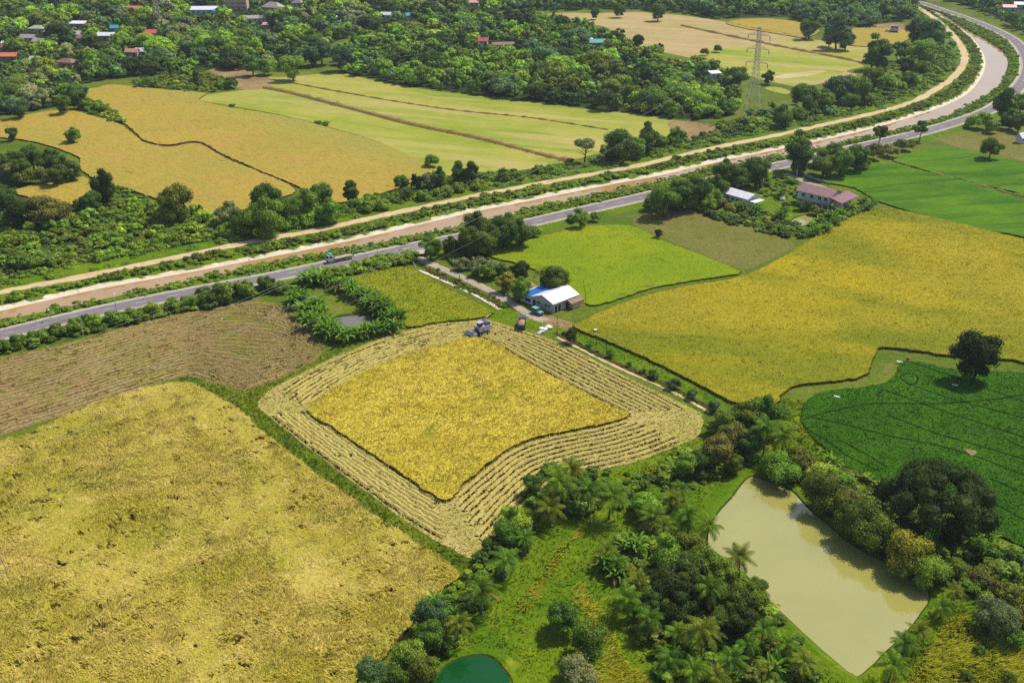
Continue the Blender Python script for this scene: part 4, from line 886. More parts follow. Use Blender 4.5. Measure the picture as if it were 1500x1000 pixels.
# --- which plants are individuals: the largest in the photo
for t in TREES:
    t['size'] = t['h'] * t['w'] / depth(t['x'], t['y'], t['h'] / 2) ** 2
    t['px'], t['py'] = PX(t['x'], t['y'], t['h'] * .6)
    c = np.array(PAL[t['col']]) * (1.7 if t.get('wood') else 1.15); t['rgb'] = c * rng.uniform(.8, 1.25) * np.array([rng.uniform(.88, 1.12), 1, rng.uniform(.85, 1.15)])
    t['var'] = int(rng.integers(4)); t['rz'] = float(rng.uniform(0, 6.28))
    t['cat'] = 'shrub' if t['style'] == 'bush' else 'tree'
lim = {'tree': 290, 'shrub': 290}
solo = []; rest = []
for cat in lim:
    L = sorted([t for t in TREES if t['cat'] == cat], key=lambda t: (bool(t.get('wood')), -t['size']))
    hand = [t for t in L if not t.get('wood')]; wd = sorted([t for t in L if t.get('wood')], key=lambda t: -t['size'])
    n = max(0, lim[cat] - len(hand)); solo += hand + wd[:n]; rest += wd[n:]

# --- labels
def ordw(n): return ['first', 'second', 'third', 'fourth', 'fifth', 'sixth', 'seventh', 'eighth', 'ninth', 'tenth', 'eleventh', 'twelfth', 'thirteenth', 'fourteenth', 'fifteenth', 'sixteenth', 'seventeenth', 'eighteenth', 'nineteenth', 'twentieth'][n]
def desc(t):
    sn = SNAME[t['style']]; noun = 'shrub' if t['cat'] == 'shrub' else 'tree'
    return f"{CNAME[t['col']]} shrub" if noun == 'shrub' else f"{CNAME[t['col']]} {sn} tree".replace('very dark green round', 'blackish round')
from collections import defaultdict
grp = defaultdict(list)
for t in solo: grp[(t['where'], desc(t))].append(t)
for (where, d), L in grp.items():
    wd = L[0].get('wood')
    if wd:
        for t in L: t['label'] = f"{d} {where}"; t['group'] = f"{d}s {where}"
    elif len(L) == 1: L[0]['label'] = f"{d} {where}"; L[0]['group'] = f"plants {where}"
    else:
        L.sort(key=lambda t: t['px'])
        for i, t in enumerate(L):
            t['label'] = (f"leftmost {d} {where}" if i == 0 else f"rightmost {d} {where}" if i == len(L) - 1 else f"{ordw(i)} {d} from the left {where}"); t['group'] = f"plants {where}"

def plant_tree(t):
    pxs = F * max(t['h'], t['w']) / depth(t['x'], t['y'], 3)
    tier = 'near' if pxs > 34 else 'mid' if pxs > 14 else 'far'
    shrub = t['cat'] == 'shrub'; nm = 'shrub' if shrub else ('rain_tree' if t['style'] == 'wide' else 'broadleaf_tree')
    sx = t['w']; sz = t['h']
    def mk(name, me, parent=None):
        o = bpy.data.objects.new(name, me); COL.objects.link(o); o.color = (*t['rgb'], 1)
        if parent: o.parent = parent
        return o
    if shrub or pxs < 22:
        o = mk(nm, proto_mesh(t['style'], t['var'], tier, 'crown'))
        if not shrub: o.name = nm
    else:
        o = empty(nm, (0, 0, 0)); mk('crown', proto_mesh(t['style'], t['var'], tier, 'crown'), o); mk('trunk', proto_mesh(t['style'], t['var'], tier, 'trunk'), o)
    o.location = (t['x'], t['y'], 0); o.rotation_euler = (0, 0, t['rz']); o.scale = (sx, sx, sz)
    tag(o, t['label'], 'shrub' if shrub else 'tree', t['group'])
for t in solo: plant_tree(t)

# --- the rest of the woods as one mass
def bake(name, L, label, cat):
    b = MB(); cols = []
    for t in L:
        p = tree_proto(t['style'], t['var'], 'far')['crown']
        V = np.concatenate(p.v); c, s = math.cos(t['rz']), math.sin(t['rz'])
        W = np.stack([(V[:, 0] * c - V[:, 1] * s) * t['w'] + t['x'], (V[:, 0] * s + V[:, 1] * c) * t['w'] + t['y'], V[:, 2] * t['h']], 1)
        off = b.n
        b.v.append(W.astype(np.float32)); b.n += len(W)
        for f, m, sm in zip(p.f, p.m, p.sm): b.f.append(f + off); b.m.append(m); b.sm.append(sm)
        cols.append(np.tile(np.append(t['rgb'], 1.0), (len(W), 1)))
    o = b.build(name, FOLT)
    at = o.data.attributes.new('tint', 'FLOAT_COLOR', 'POINT'); at.data.foreach_set('color', np.concatenate(cols).astype(np.float32).ravel())
    return tag(o, label, cat, None, 'stuff')
if rest: bake('woodland', rest, 'distant mass of trees in the woods around village and fields', 'woodland')

# --- undergrowth
def under(areas, label, name='undergrowth'):
    L = []
    for poly, r, hs, cols in areas:
        Q = poisson(poly if isinstance(poly, np.ndarray) else poly_px(poly, 0, 4, 0), r, 30)
        if len(Q): Q = Q[~off(Q)]
        for x, y in Q:
            q = float(wav(np.array([[x, y]]), 13, 3)[0]) + float(wav(np.array([[x, y]]), 4.5, 8)[0]) * .6
            if q < -.75 and rng.uniform() < .6: continue
            h = rng.uniform(*hs) * np.clip(1 + .38 * q, .5, 1.6); c = np.array(PAL[cols[int(np.clip((q + 1) * .5 + rng.normal(0, .25), 0, .999) * len(cols))]]) * rng.uniform(.85, 1.2)
            L.append(dict(x=x, y=y, h=h, w=h * rng.uniform(1.0, 2.1), style='bush', var=int(rng.integers(4)), rz=rng.uniform(0, 6.28), rgb=c))
    return bake(name, L, label, 'undergrowth')
def band(L, a, b, i0=0, i1=None):
    L = L[i0:i1]; N = normals2(L); return np.concatenate([L + N * a, (L + N * b)[::-1]])
def near_band(): return np.concatenate([near - dv * .3 + 0, (near + dv * (dl * .42))[::-1]])
def near_band(): return np.concatenate([near + dv * .5, (near + dv * np.maximum(dl - 5.4, .9))[::-1]])
def lift(o, dz):
    o.location.z = dz; return o
lift(under([(band(far, 3.0, 9.8), 1.4, (.5, 1.35), ['mid', 'bright', 'bright', 'olive'])], 'low green bushes between the canal and the dirt track', 'bank_undergrowth'), 1.1)
lift(under([(near_band(), 1.35, (.4, 1.2), ['bright', 'mid', 'bright'])], 'low weeds between the canal and the asphalt road', 'bank_undergrowth'), .75)
under([(band(track, 3.8, 14), 2.3, (.8, 2.2), ['mid', 'bright', 'mid']), ([(-60, 330), (60, 300), (130, 300), (200, 300), (280, 316), (340, 330), (305, 352), (200, 376), (90, 398), (-60, 428)], 2.6, (1.0, 2.2), ['bright', 'mid', 'bright', 'olive']),
       ([(500, 300), (560, 286), (640, 266), (740, 254), (830, 244), (860, 244), (800, 262), (700, 282), (600, 302), (510, 322)], 2.3, (.8, 2.0), ['mid', 'bright', 'mid']), ([(330, 330), (420, 320), (500, 300), (510, 318), (430, 338), (340, 350)], 2.3, (1, 2.2), ['mid', 'bright']),
       ([(860, 236), (900, 226), (1000, 204), (1090, 190), (1130, 192), (1000, 220), (900, 242)], 2.6, (.8, 2.2), ['mid', 'bright', 'dark']), ([(1055, 180), (1120, 180), (1180, 170), (1260, 150), (1350, 110), (1385, 70), (1398, 80), (1385, 112), (1330, 142), (1240, 166), (1130, 192), (1070, 198)], 2.8, (.8, 2.2), ['mid', 'bright', 'mid', 'dark']),
       ([(140, 285), (160, 275), (200, 285), (240, 305), (300, 322), (300, 345), (200, 340), (130, 310)], 2.4, (1, 2.4), ['bright', 'mid'])], 'rough green undergrowth along the dirt track')
under([(band(road, -6.2, -12.5, 0, int(np.argmin(np.linalg.norm(road - G((440, 397), 1)[0], axis=1)))), 1.9, (1.0, 2.0), ['mid', 'bright', 'mid', 'dark']), ([(438, 402), (500, 392), (580, 378), (606, 380), (596, 388), (520, 402), (470, 412), (440, 412)], 1.9, (1.2, 2.2), ['mid', 'bright'])], 'hedge of green undergrowth along the near side of the road')
under([([(204, 116), (290, 106), (330, 120), (338, 130), (300, 135), (240, 130), (200, 124)], 2.6, (.8, 2), ['lime', 'bright', 'yellow', 'mid']), ([(130, 152), (160, 160), (176, 176), (168, 180), (120, 160)], 2.4, (1, 2), ['bright', 'mid'])], 'yellow green weeds at the edge of the golden field')
under([([(640, 360), (700, 366), (740, 390), (735, 412), (690, 396), (650, 376)], 2.0, (.7, 1.8), ['mid', 'bright', 'grey']), ([(1040, 300), (1100, 310), (1140, 320), (1170, 336), (1190, 344), (1160, 350), (1100, 336), (1040, 318)], 1.9, (.8, 1.8), ['mid', 'olive', 'bright', 'dark']), ([(935, 300), (1000, 285), (1050, 290), (1060, 312), (1000, 306)], 2.2, (.8, 2), ['mid', 'bright']), ([(1110, 262), (1150, 262), (1170, 278), (1150, 290), (1110, 285)], 2.6, (.5, 1.6), ['lime', 'bright', 'mid']), ([(1200, 320), (1240, 306), (1280, 296), (1276, 306), (1240, 322), (1200, 340)], 2.0, (.8, 1.8), ['mid', 'bright'])], 'garden undergrowth around the houses by the road')
under([([(1185, 665), (1240, 690), (1300, 720), (1420, 790), (1500, 820), (1520, 900), (1480, 900), (1420, 860), (1340, 800), (1230, 725)], 2.6, (1, 2.2), ['lime', 'bright', 'olive', 'mid']), ([(900, 800), (960, 790), (1060, 830), (1110, 880), (1180, 970), (1180, 1030), (1000, 1030), (960, 960), (920, 880)], 2.3, (.8, 2), ['mid', 'dark', 'olive', 'bright']), ([(640, 890), (690, 840), (740, 780), (780, 740), (800, 760), (740, 840), (690, 900), (650, 960), (600, 1000), (560, 1010)], 2.0, (.9, 2.1), ['mid', 'bright', 'dark']), ([(770, 700), (850, 690), (950, 700), (940, 740), (860, 752), (790, 750)], 2.2, (.8, 1.8), ['mid', 'dark']), ([(990, 660), (1060, 660), (1110, 680), (1060, 700), (1000, 720), (960, 750)], 2.2, (.8, 1.8), ['mid', 'bright'])], 'low undergrowth around the palms and the big pond')
under([([(818, 486), (850, 503), (883, 519), (933, 542), (985, 565), (1042, 596), (1040, 601), (985, 571), (933, 548), (883, 525), (850, 508)], 1.1, (.25, .6), ['brown', 'dark', 'olive']), ([(622, 388), (660, 406), (705, 427), (740, 446), (736, 450), (700, 434), (655, 413), (618, 393)], 1.0, (.3, .8), ['olive', 'brown', 'mid'])], 'dry weeds in the ditch beside the footpath')

# --- grass blades on the near greens
gr = MB()
for px, dens, L_, W_, le in (([(640, 860), (690, 825), (760, 740), (800, 705), (900, 690), (1000, 650), (1060, 640), (1120, 690), (1050, 800), (1000, 830), (1180, 960), (1300, 1000), (1350, 1060), (560, 1060), (600, 960)], 2.2, .34, .16, .6),
                             ([(1140, 590), (1190, 600), (1300, 690), (1440, 790), (1560, 850), (1560, 1040), (1280, 1040), (1380, 860), (1300, 800), (1180, 720), (1110, 690)], 2.6, .6, .2, .6),
                             ([(380, 590), (410, 624), (470, 672), (540, 725), (620, 783), (690, 820), (672, 838), (618, 800), (558, 762), (498, 720), (418, 660), (372, 620), (342, 595), (298, 571), (262, 560), (273, 552), (317, 563), (360, 572), (450, 538), (480, 514), (500, 516), (430, 551)], 3.0, .5, .18, .6),
                             ([(640, 470), (700, 448), (740, 445), (790, 470), (850, 478), (960, 535), (1060, 590), (1035, 603), (900, 528), (820, 492), (760, 478), (700, 467)], 1.4, .35, .16, .7)):
    Q = scatter(poly_px(px, 0, 4, 0), dens, 20)
    Q = Q[~(inpoly(Q, POND) | inpoly(Q, POND2))]
    tufts(gr, Q, .03, L_, W_, le, 2.5 + 1.5 * wav(Q, 9), 3, 0)
tag(gr.build('grass', B_grass), 'short green grass on the bunds and around the ponds', 'grass', None, 'stuff')
tg = MB()
for px, dens in (([(1400, 900), (1440, 930), (1500, 950), (1560, 980), (1560, 1060), (1330, 1060), (1350, 960)], 5), ([(760, 880), (830, 790), (850, 770), (842, 790), (800, 850), (775, 890)], 3.5), ([(830, 870), (850, 856), (870, 880), (900, 935), (930, 1000), (900, 1010), (880, 940), (846, 890)], 3.5), ([(880, 960), (910, 965), (960, 1010), (960, 1050), (860, 1050)], 4), ([(930, 690), (960, 680), (980, 690), (950, 710)], 2)):
    Q = scatter(poly_px(px, 0, 4, 0), dens, 20); Q = Q[~inpoly(Q, POND)]
    tufts(tg, Q, .03, 1.5, .16, .95, -.9 + .9 * wav(Q, 10), 3, 0, .4, .3)
tag(tg.build('tall_grass', B_tall), 'tall yellow grass bent over beside the pond and palms', 'grass', None, 'stuff')

# ------------------------------------------------------------------ palms and bananas
FROND = foliage('palm_fronds', 'object', .55, .08)
DRY = blade_mat('dry_fronds', lin(186, 150, 70, .8), lin(150, 116, 56, .8), lin(196, 140, 40, .8), .5)
def frond(b, a, el, L, droop, leaf, lw, mi, nseg=11):
    t = np.linspace(0, 1, nseg + 1)
    ang = el - droop * t ** 1.4                     # elevation along the rachis
    step = L / nseg
    r = np.concatenate([[0], np.cumsum(np.cos(ang[:-1]) * step)]); z = np.concatenate([[0], np.cumsum(np.sin(ang[:-1]) * step)])
    d = np.array([math.cos(a), math.sin(a), 0]); s = np.array([-d[1], d[0], 0])
    P = r[:, None] * d + z[:, None] * np.array([0, 0, 1.]); T = np.gradient(P, axis=0); T /= np.linalg.norm(T, axis=1)[:, None]
    up = np.cross(T, s); up *= -np.sign(up[:, 2:3] + 1e-6) * -1
    # rachis
    w = .05 * (1 - t * .8)[:, None]
    V = np.stack([P - s * w, P + s * w], 1).reshape(-1, 3); i = np.arange(nseg) * 2
    b.add(V, np.stack([i, i + 1, i + 3, i + 2], 1), mi)
    for sg in (-1, 1):
        for k in range(1, nseg + 1):
            for h in (0, .5):
                q = P[k] * (1 - h) + P[k - 1] * h; ll = leaf * math.sin(math.pi * (.18 + .78 * (k - h) / nseg)) * rng.uniform(.85, 1.1)
                dirv = s * sg * .75 + T[k] * .62 + np.array([0, 0, -.28 - .25 * t[k]]); dirv /= np.linalg.norm(dirv)
                e = T[k] * lw / 2
                tip = q + dirv * ll; b.add([q - e, q + e, tip + e * .25, tip - e * .25], [[0, 1, 2, 3]], mi)
def palm_crown(seed, n=20, L=3.3):
    global rng
    keep = rng; rng = np.random.default_rng(seed); b = MB()
    for k in range(n):
        f = k / n; a = k * 2.399 + rng.uniform(-.2, .2); el = 1.35 - 1.75 * f + rng.uniform(-.12, .12)
        mi = 1 if f > .86 and rng.uniform() < .75 else 0
        frond(b, a, el, L * rng.uniform(.85, 1.1), 1.0 + .75 * rng.uniform(.6, 1.2), .95, .125, mi)
    # coconuts
    for k in range(5): blob(b, (.3 * math.cos(k * 1.3), .3 * math.sin(k * 1.3), -.25), .14, 1, 6, 4)
    rng = keep
    return b.mesh('crown', [FROND, DRY])
def palm_trunk(seed, h):
    r = np.random.default_rng(seed); lean = r.uniform(-.12, .12, 2); t = np.linspace(0, 1, 9)
    P = np.stack([lean[0] * h * (t ** 1.6 - 1), lean[1] * h * (t ** 1.6 - 1), t * h], 1)     # ends under the crown
    b = MB(); b.tube(P, .22 - .09 * t + .12 * np.exp(-t * 14), 8); return b.mesh('trunk', [PALMBARK]), P[0]
PC = [palm_crown(40 + i) for i in range(5)]
PALMS = [(818, 706, 54, 7, 'tallest', 'left of the cluster at the harvested field'), (838, 688, 46, 7, '', ''), (860, 717, 44, 6, '', ''), (897, 726, 50, 6, '', ''), (805, 745, 46, 4, '', ''),
         (740, 820, 50, 4.5, '', ''), (706, 866, 50, 5, '', ''), (671, 914, 44, 4.5, '', ''), (769, 788, 34, 3.5, '', ''), (748, 774, 34, 3.5, '', ''),
         (888, 808, 36, 2.5, '', ''), (904, 824, 34, 2.5, '', ''), (918, 878, 56, 4, '', ''), (935, 852, 46, 4, '', ''), (981, 964, 46, 3, '', ''), (957, 758, 46, 3, '', ''), (985, 730, 38, 3, '', ''), (996, 716, 36, 3, '', ''),
         (1037, 772, 42, 4.5, '', ''), (1083, 816, 46, 5, '', ''), (1008, 754, 44, 4.5, '', ''), (1040, 862, 48, 6, '', ''), (1028, 924, 62, 6, '', ''), (1119, 922, 44, 3.5, '', ''), (1153, 944, 40, 4, '', ''), (1177, 970, 42, 3.5, '', ''), (1072, 966, 48, 3, '', ''), (1016, 982, 46, 3, '', ''), (1126, 982, 36, 2, '', ''), (950, 906, 40, 4, '', ''), (992, 926, 40, 4, '', ''), (1050, 992, 40, 3, '', ''), (1095, 945, 36, 3, '', ''),
         (1380, 890, 40, 2.5, '', ''), (1398, 866, 34, 3, '', ''), (1326, 942, 44, 3, '', ''), (1308, 974, 48, 4, '', ''), (1346, 926, 40, 3, '', ''), (1122, 627, 48, 7, '', ''), (1148, 640, 50, 7, '', ''), (793, 400, 24, 5, '', ''), (1147, 281, 20, 2.5, '', ''), (1000, 768, 34, 3, '', ''), (972, 772, 34, 3, '', '')]
def region_of(x, y):
    if y < 420: return 'behind the blue and white house' if x < 1000 else 'between the white and maroon roofs'
    if x > 1250: return 'on the near right bank of the big pond'
    if x > 1100 and y < 700: return 'between the harvested field and the dark paddy'
    if x < 700: return 'near the small green pond' 
    if x < 790 and y > 760: return 'along the edge of the lodged rice field'
    if y < 760 and x < 930: return 'at the lower edge of the harvested field'
    if y < 780: return 'on the grass left of the big pond'
    if y < 870: return 'in the thicket on the left pond bank'
    return 'in the palm grove below the big pond'
pl = []
for px, py, w, hm, *_ in PALMS:
    z = hm
    x, y = G((px, py), z)[0]; s = w * depth(x, y, z) / F / 5.0
    pl.append(dict(px=px, py=py, x=x, y=y, z=z, s=max(.6, min(1.7, s)), where=region_of(px, py)))
by = defaultdict(list)
for p in pl: by[p['where']].append(p)
for w, L in by.items():
    L.sort(key=lambda p: p['px'])
    for i, p in enumerate(L):
        size = 'tall' if p['z'] >= 6 else 'short' if p['z'] <= 3 else 'mid height'
        p['label'] = f"{size} coconut palm {w}" if len(L) == 1 else f"leftmost coconut palm, {size}, {w}" if i == 0 else f"rightmost coconut palm, {size}, {w}" if i == len(L) - 1 else f"{ordw(i)} coconut palm from the left, {size}, {w}"
for i, p in enumerate(pl):
    o = empty('coconut_palm', (p['x'], p['y'], 0), rng.uniform(0, 6.28))
    tm_, base = palm_trunk(i, p['z'])
    c = bpy.data.objects.new('crown', PC[i % 5]); COL.objects.link(c); c.parent = o; c.location = (0, 0, p['z']); c.scale = (p['s'] * rng.uniform(.92, 1.1), p['s'] * rng.uniform(.92, 1.1), p['s'] * rng.uniform(.85, 1.1)); c.rotation_euler = (rng.normal(0, .12), rng.normal(0, .12), 0)
    c.color = (*(np.array([(.13, .225, .010), (.175, .215, .014), (.10, .20, .012)][i % 3]) * rng.uniform(.85, 1.15)), 1)
    t = bpy.data.objects.new('trunk', tm_); COL.objects.link(t); t.parent = o
    tag(o, p['label'], 'palm', 'coconut palms around the ponds')

def banana_proto(seed):
    global rng
    keep = rng; rng = np.random.default_rng(seed); s_ = MB(); b = MB()
    for k in range(3):
        a0 = k * 2.1 + rng.uniform(0, 1); bx, by_ = .55 * math.cos(a0), .55 * math.sin(a0); hh = rng.uniform(.9, 1.5)
        s_.tube([(bx, by_, 0), (bx * 1.1, by_ * 1.1, hh * .5), (bx * 1.25, by_ * 1.25, hh)], [.16, .13, .09], 7)
        n = 11
        for i in range(n):
            a = i * 2.4 + rng.uniform(0, .5); el = 1.35 - 1.15 * i / n; L = rng.uniform(2.2, 3.0); W = rng.uniform(.26, .36); ns = 6
            t = np.linspace(0, 1, ns + 1); ang = el - 1.5 * t ** 1.5 * rng.uniform(.7, 1.2)
            r = np.concatenate([[0], np.cumsum(np.cos(ang[:-1]) * L / ns)]); z = np.concatenate([[0], np.cumsum(np.sin(ang[:-1]) * L / ns)])
            d = np.array([math.cos(a), math.sin(a), 0]); q = np.array([-d[1], d[0], 0]); P = np.array([bx * 1.25, by_ * 1.25, hh]) + r[:, None] * d + z[:, None] * [0, 0, 1.]
            w = (W * np.sin(np.pi * (.12 + .86 * t)) ** .6)[:, None]; lift_ = np.array([0, 0, .12])
            V = np.stack([P - q * w + lift_ * (w > .1), P, P + q * w + lift_ * (w > .1)], 1).reshape(-1, 3); j = np.arange(ns) * 3
            b.add(V, np.concatenate([np.stack([j, j + 1, j + 4, j + 3], 1), np.stack([j + 1, j + 2, j + 5, j + 4], 1)]), 1 if i == n - 1 and rng.uniform() < .5 else 0)
    rng = keep
    return s_.mesh('stem', [STEM]), b.mesh('leaf_crown', [FROND, DRY])
BP = [banana_proto(70 + i) for i in range(4)]
BAN = {'on the left side of the roadside banana grove': [(449, 411), (442, 440), (432, 443), (458, 462), (470, 458), (449, 456), (455, 474), (478, 476), (436, 434), (464, 448)],
       'along the back of the banana grove by the road': [(467, 409), (482, 410), (493, 417), (515, 426), (504, 418), (474, 400), (458, 402), (526, 432)],
       'on the right side of the roadside banana grove': [(536, 434), (550, 437), (562, 445), (546, 449), (571, 464), (583, 467), (560, 480), (576, 478), (556, 456), (540, 444), (566, 454)],
       'along the front of the banana grove by the grey pond': [(477, 487), (491, 490), (503, 494), (513, 491), (524, 489), (536, 485), (548, 483), (484, 482)],
       'in the banana row beside the small ochre pond': [(1149, 309), (1142, 314), (1188, 332), (1201, 325), (1217, 318), (1232, 312), (1179, 340), (1210, 334), (1224, 325), (1195, 338), (1266, 294), (1274, 301), (1246, 304)],
       'around the white roofed house': [(1089, 303), (1109, 307), (1075, 262), (1097, 265), (1079, 302), (1110, 268), (1120, 262)],
       'on the bank right of the rain tree': [(1427, 797), (1448, 784), (1440, 808)],
       'between the palms left of the big pond': [(662, 900), (640, 880), (905, 838), (890, 824), (1135, 976), (1006, 948), (930, 800), (1218, 676)]}
nb_ = 0
for w, L in BAN.items():
    L = sorted(L)
    for i, (px, py) in enumerate(L):
        x, y = G((px, py), 1.7)[0]; me_s, me_l = BP[nb_ % 4]; nb_ += 1
        o = empty('banana_plant', (x, y, 0), rng.uniform(0, 6.28)); k = rng.uniform(.9, 1.25) * (1.3 if 400 < py < 500 else 1.0); o.scale = (k, k, k)
        for nm, me in (('stem', me_s), ('leaf_crown', me_l)):
            c = bpy.data.objects.new(nm, me); COL.objects.link(c); c.parent = o
            c.color = (*(np.array((.135, .26, .016)) * rng.uniform(.8, 1.2)), 1)
        pos_ = 'leftmost banana plant' if i == 0 else 'rightmost banana plant' if i == len(L) - 1 else f'{ordw(i)} banana from the left'
        tag(o, f'{pos_} {w}', 'banana plant', 'banana plants ' + w)

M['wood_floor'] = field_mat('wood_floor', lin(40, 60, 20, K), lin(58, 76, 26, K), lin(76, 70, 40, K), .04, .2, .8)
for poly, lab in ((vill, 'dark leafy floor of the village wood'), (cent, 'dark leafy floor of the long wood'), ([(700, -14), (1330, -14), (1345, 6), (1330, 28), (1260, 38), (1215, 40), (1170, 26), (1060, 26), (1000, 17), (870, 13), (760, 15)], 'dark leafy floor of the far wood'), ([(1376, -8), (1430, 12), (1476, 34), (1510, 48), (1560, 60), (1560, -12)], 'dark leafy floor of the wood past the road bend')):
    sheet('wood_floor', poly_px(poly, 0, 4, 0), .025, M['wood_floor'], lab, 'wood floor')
# ------------------------------------------------------------------ buildings
def paint(name, rgb, **k): return simple(name, lin(*rgb, .8), **k)
def roof_mat(name, rgb, freq=9.0):
    """ribbed sheet metal or tiles: ribs as relief, dirt as wear"""
    t = NT(name); v = t.pos(obj=True)
    w = t.n("ShaderNodeTexWave"); w.wave_type = 'BANDS'; w.bands_direction = 'X'; t.l(v, w.inputs["Vector"]); w.inputs["Scale"].default_value = freq / 6.0; w.inputs["Distortion"].default_value = 0
    n = t.noise(v, .8, 4); c = t.mix(1.0, lin(*rgb, .85), t.ramp(n, [(.3, .8), (.7, 1.08)]), 'MULTIPLY')
    return t.surf(c, .45, .4, t.bump(w.outputs["Fac"], .5, .05))
W_WHITE = paint('white_wall', (232, 228, 222), var=.16, scale=.8)
W_GREY = paint('grey_wall', (196, 190, 182), var=.3, scale=.6)
W_BEIGE = paint('beige_wall', (214, 190, 158), var=.2, scale=.8)
W_PINK = paint('pink_wall', (212, 176, 152), var=.2, scale=.8)
R_WHITE = roof_mat('white_metal_roof', (238, 236, 244)); R_BLUE = roof_mat('blue_metal_roof', (20, 108, 200)); R_MAROON = roof_mat('maroon_roof', (140, 92, 94), 14)
R_GREY = roof_mat('grey_roof', (176, 164, 154)); R_RED = roof_mat('red_roof', (222, 92, 92)); R_ORANGE = roof_mat('orange_roof', (224, 128, 92)); R_CYAN = roof_mat('cyan_roof', (40, 170, 184)); R_PALE = roof_mat('pale_green_roof', (186, 190, 150)); R_BROWN = roof_mat('brown_roof', (150, 112, 84)); R_TEAL = roof_mat('teal_roof', (30, 164, 150)); R_PINK = roof_mat('pink_roof', (226, 160, 150)); R_RUST = roof_mat('rusty_roof', (206, 150, 130))
GLASS = simple('dark_glass', (.02, .024, .028), .15, .5, var=.1); DOORM = paint('brown_door', (92, 66, 48)); FRAME = paint('window_frame', (236, 232, 226), var=.08)
DARK = paint('dark_interior', (34, 30, 28)); MAROON = paint('maroon_trim', (108, 44, 46)); BLUEP = paint('blue_cloth', (40, 60, 170)); CONC = paint('concrete', (188, 182, 170), var=.25, scale=1)

def window(parent, c, d, rz=0.0, pane_mat=None, name='window'):
    """frame with its pane, set in a wall: c centre, d (width, thickness, height); the wall plane runs along local x turned by rz"""
    b = MB(); w, t, h = d; fr = .09
    def bx(cx, cz, sx, sz, bb, th):
        o = np.array([cx * math.cos(rz), cx * math.sin(rz), cz]); bb.box(np.array(c) + o, (sx, th, sz), rz)
    bx(0, h / 2 - fr / 2, w, fr, b, t); bx(0, -h / 2 + fr / 2, w, fr, b, t); bx(-w / 2 + fr / 2, 0, fr, h - 2 * fr, b, t); bx(w / 2 - fr / 2, 0, fr, h - 2 * fr, b, t)
    if w > 1.0: bx(0, 0, fr * .7, h - 2 * fr, b, t)
    f = b.build(name, FRAME, parent); p = MB(); bx(0, 0, w - 2 * fr, h - 2 * fr, p, t * .55); p.build('pane', pane_mat or GLASS, f)
def door(parent, c, d, rz=0.0, mat=None):
    b = MB(); b.box(c, d, rz); o = b.build('door', mat or DOORM, parent)
    h = MB(); h.box(np.array(c) + [math.cos(rz) * d[0] * .35 + math.sin(rz) * .08, math.sin(rz) * d[0] * .35 - math.cos(rz) * .08, 0], (.06, .06, .16), rz); h.build('handle', FRAME, o)
def gable_roof(b, L, W, h, rh, ov=.5, th=.14, x0=0, mi=0):
    k = rh / (W / 2)
    for s in (0, 1):
        pr = [(-ov, h - ov * k), (W / 2, h + rh), (W / 2, h + rh + th), (-ov, h - ov * k + th)]
        if s: pr = [(W - y, z) for y, z in pr][::-1]
        b.prism(pr, x0 - ov, x0 + L + ov, mi, 'x')
def gable_wall(b, L, W, h, rh, x0=0, mi=0):
    b.prism([(0, 0), (W, 0), (W, h), (W / 2, h + rh - .03), (0, h)], x0, x0 + L, mi, 'x')
def hip_roof(b, L, W, h, rh, ov=.5, mi=0):
    x0, x1, y0, y1 = -ov, L + ov, -ov, W + ov; m = min(W / 2 + ov, (L + 2 * ov) * .42)
    V = [(x0, y0, h), (x1, y0, h), (x1, y1, h), (x0, y1, h), (x0 + m, W / 2, h + rh), (x1 - m, W / 2, h + rh)]
    b.add(V, [[0, 1, 5, 4], [2, 3, 4, 5]], mi); b.add(V, [[1, 2, 5], [3, 0, 4]], mi); b.add(V, [[3, 2, 1, 0]], mi)
def frame_from(pa, pb, z=0.0):
    a, c = G([pa, pb], z); d = c - a; L = float(np.linalg.norm(d)); return a, math.atan2(d[1], d[0]), L

# --- blue and white house
a, rz, L = frame_from((810, 459), (846, 445))
far_l = G((762, 440))[0]; uy = np.array([-math.sin(rz), math.cos(rz)]); Wt = float((far_l - a) @ uy)
Wm = Wt * .60; Wa = Wt - Wm; h, rh = 3.1, 1.5
ho = empty('house', (*a, 0), rz)
b = MB(); gable_wall(b, L, Wm, h, rh); b.build('wall', W_GREY, ho)
b = MB(); gable_roof(b, L, Wm, h, rh, .45); b.build('roof', R_WHITE, ho)
b = MB(); b.prism([(Wm + .02, 0), (Wt, 0), (Wt, 2.3), (Wm + .02, 2.95)], .3, L - .5, 0, 'x'); b.build('annex_wall', W_WHITE, ho)
b = MB(); b.prism([(Wm + .48, 2.98), (Wt - .45, 2.4), (Wt - .45, 2.52), (Wm + .48, 3.1)], -.2, L - .1, 0, 'x'); b.build('annex_roof', R_BLUE, ho)
b = MB(); b.prism([(Wt - .43, 2.38), (Wt + .5, 2.16), (Wt + .5, 2.28), (Wt - .43, 2.50)], -.2, L - .1, 0, 'x'); b.build('roof_edge', R_WHITE, ho)
q = -math.pi / 2
for y, w in ((Wm * .70, 1.7), (Wm * .34, 1.3), (Wm * .18, .8)): window(ho, (-.01, y, 1.75), (w, .12, 1.2), q)
window(ho, (.29, Wt - .9, 1.3), (1.3, .12, 1.1), q)
door(ho, (-.02, Wm * .92, 1.05), (1.0, .1, 2.1), q, DARK)
b = MB(); b.box((.24, Wm + Wa * .42, 1.2), (.1, Wa * .42, 1.1)); b.build('blue_tarpaulin', BLUEP, ho)
for x in (L * .12, L * .26): door(ho, (x, -.02, 1.0), (.9, .1, 2.0), 0, DARK)
window(ho, (L * .45, -.01, 1.7), (1.1, .12, .9))
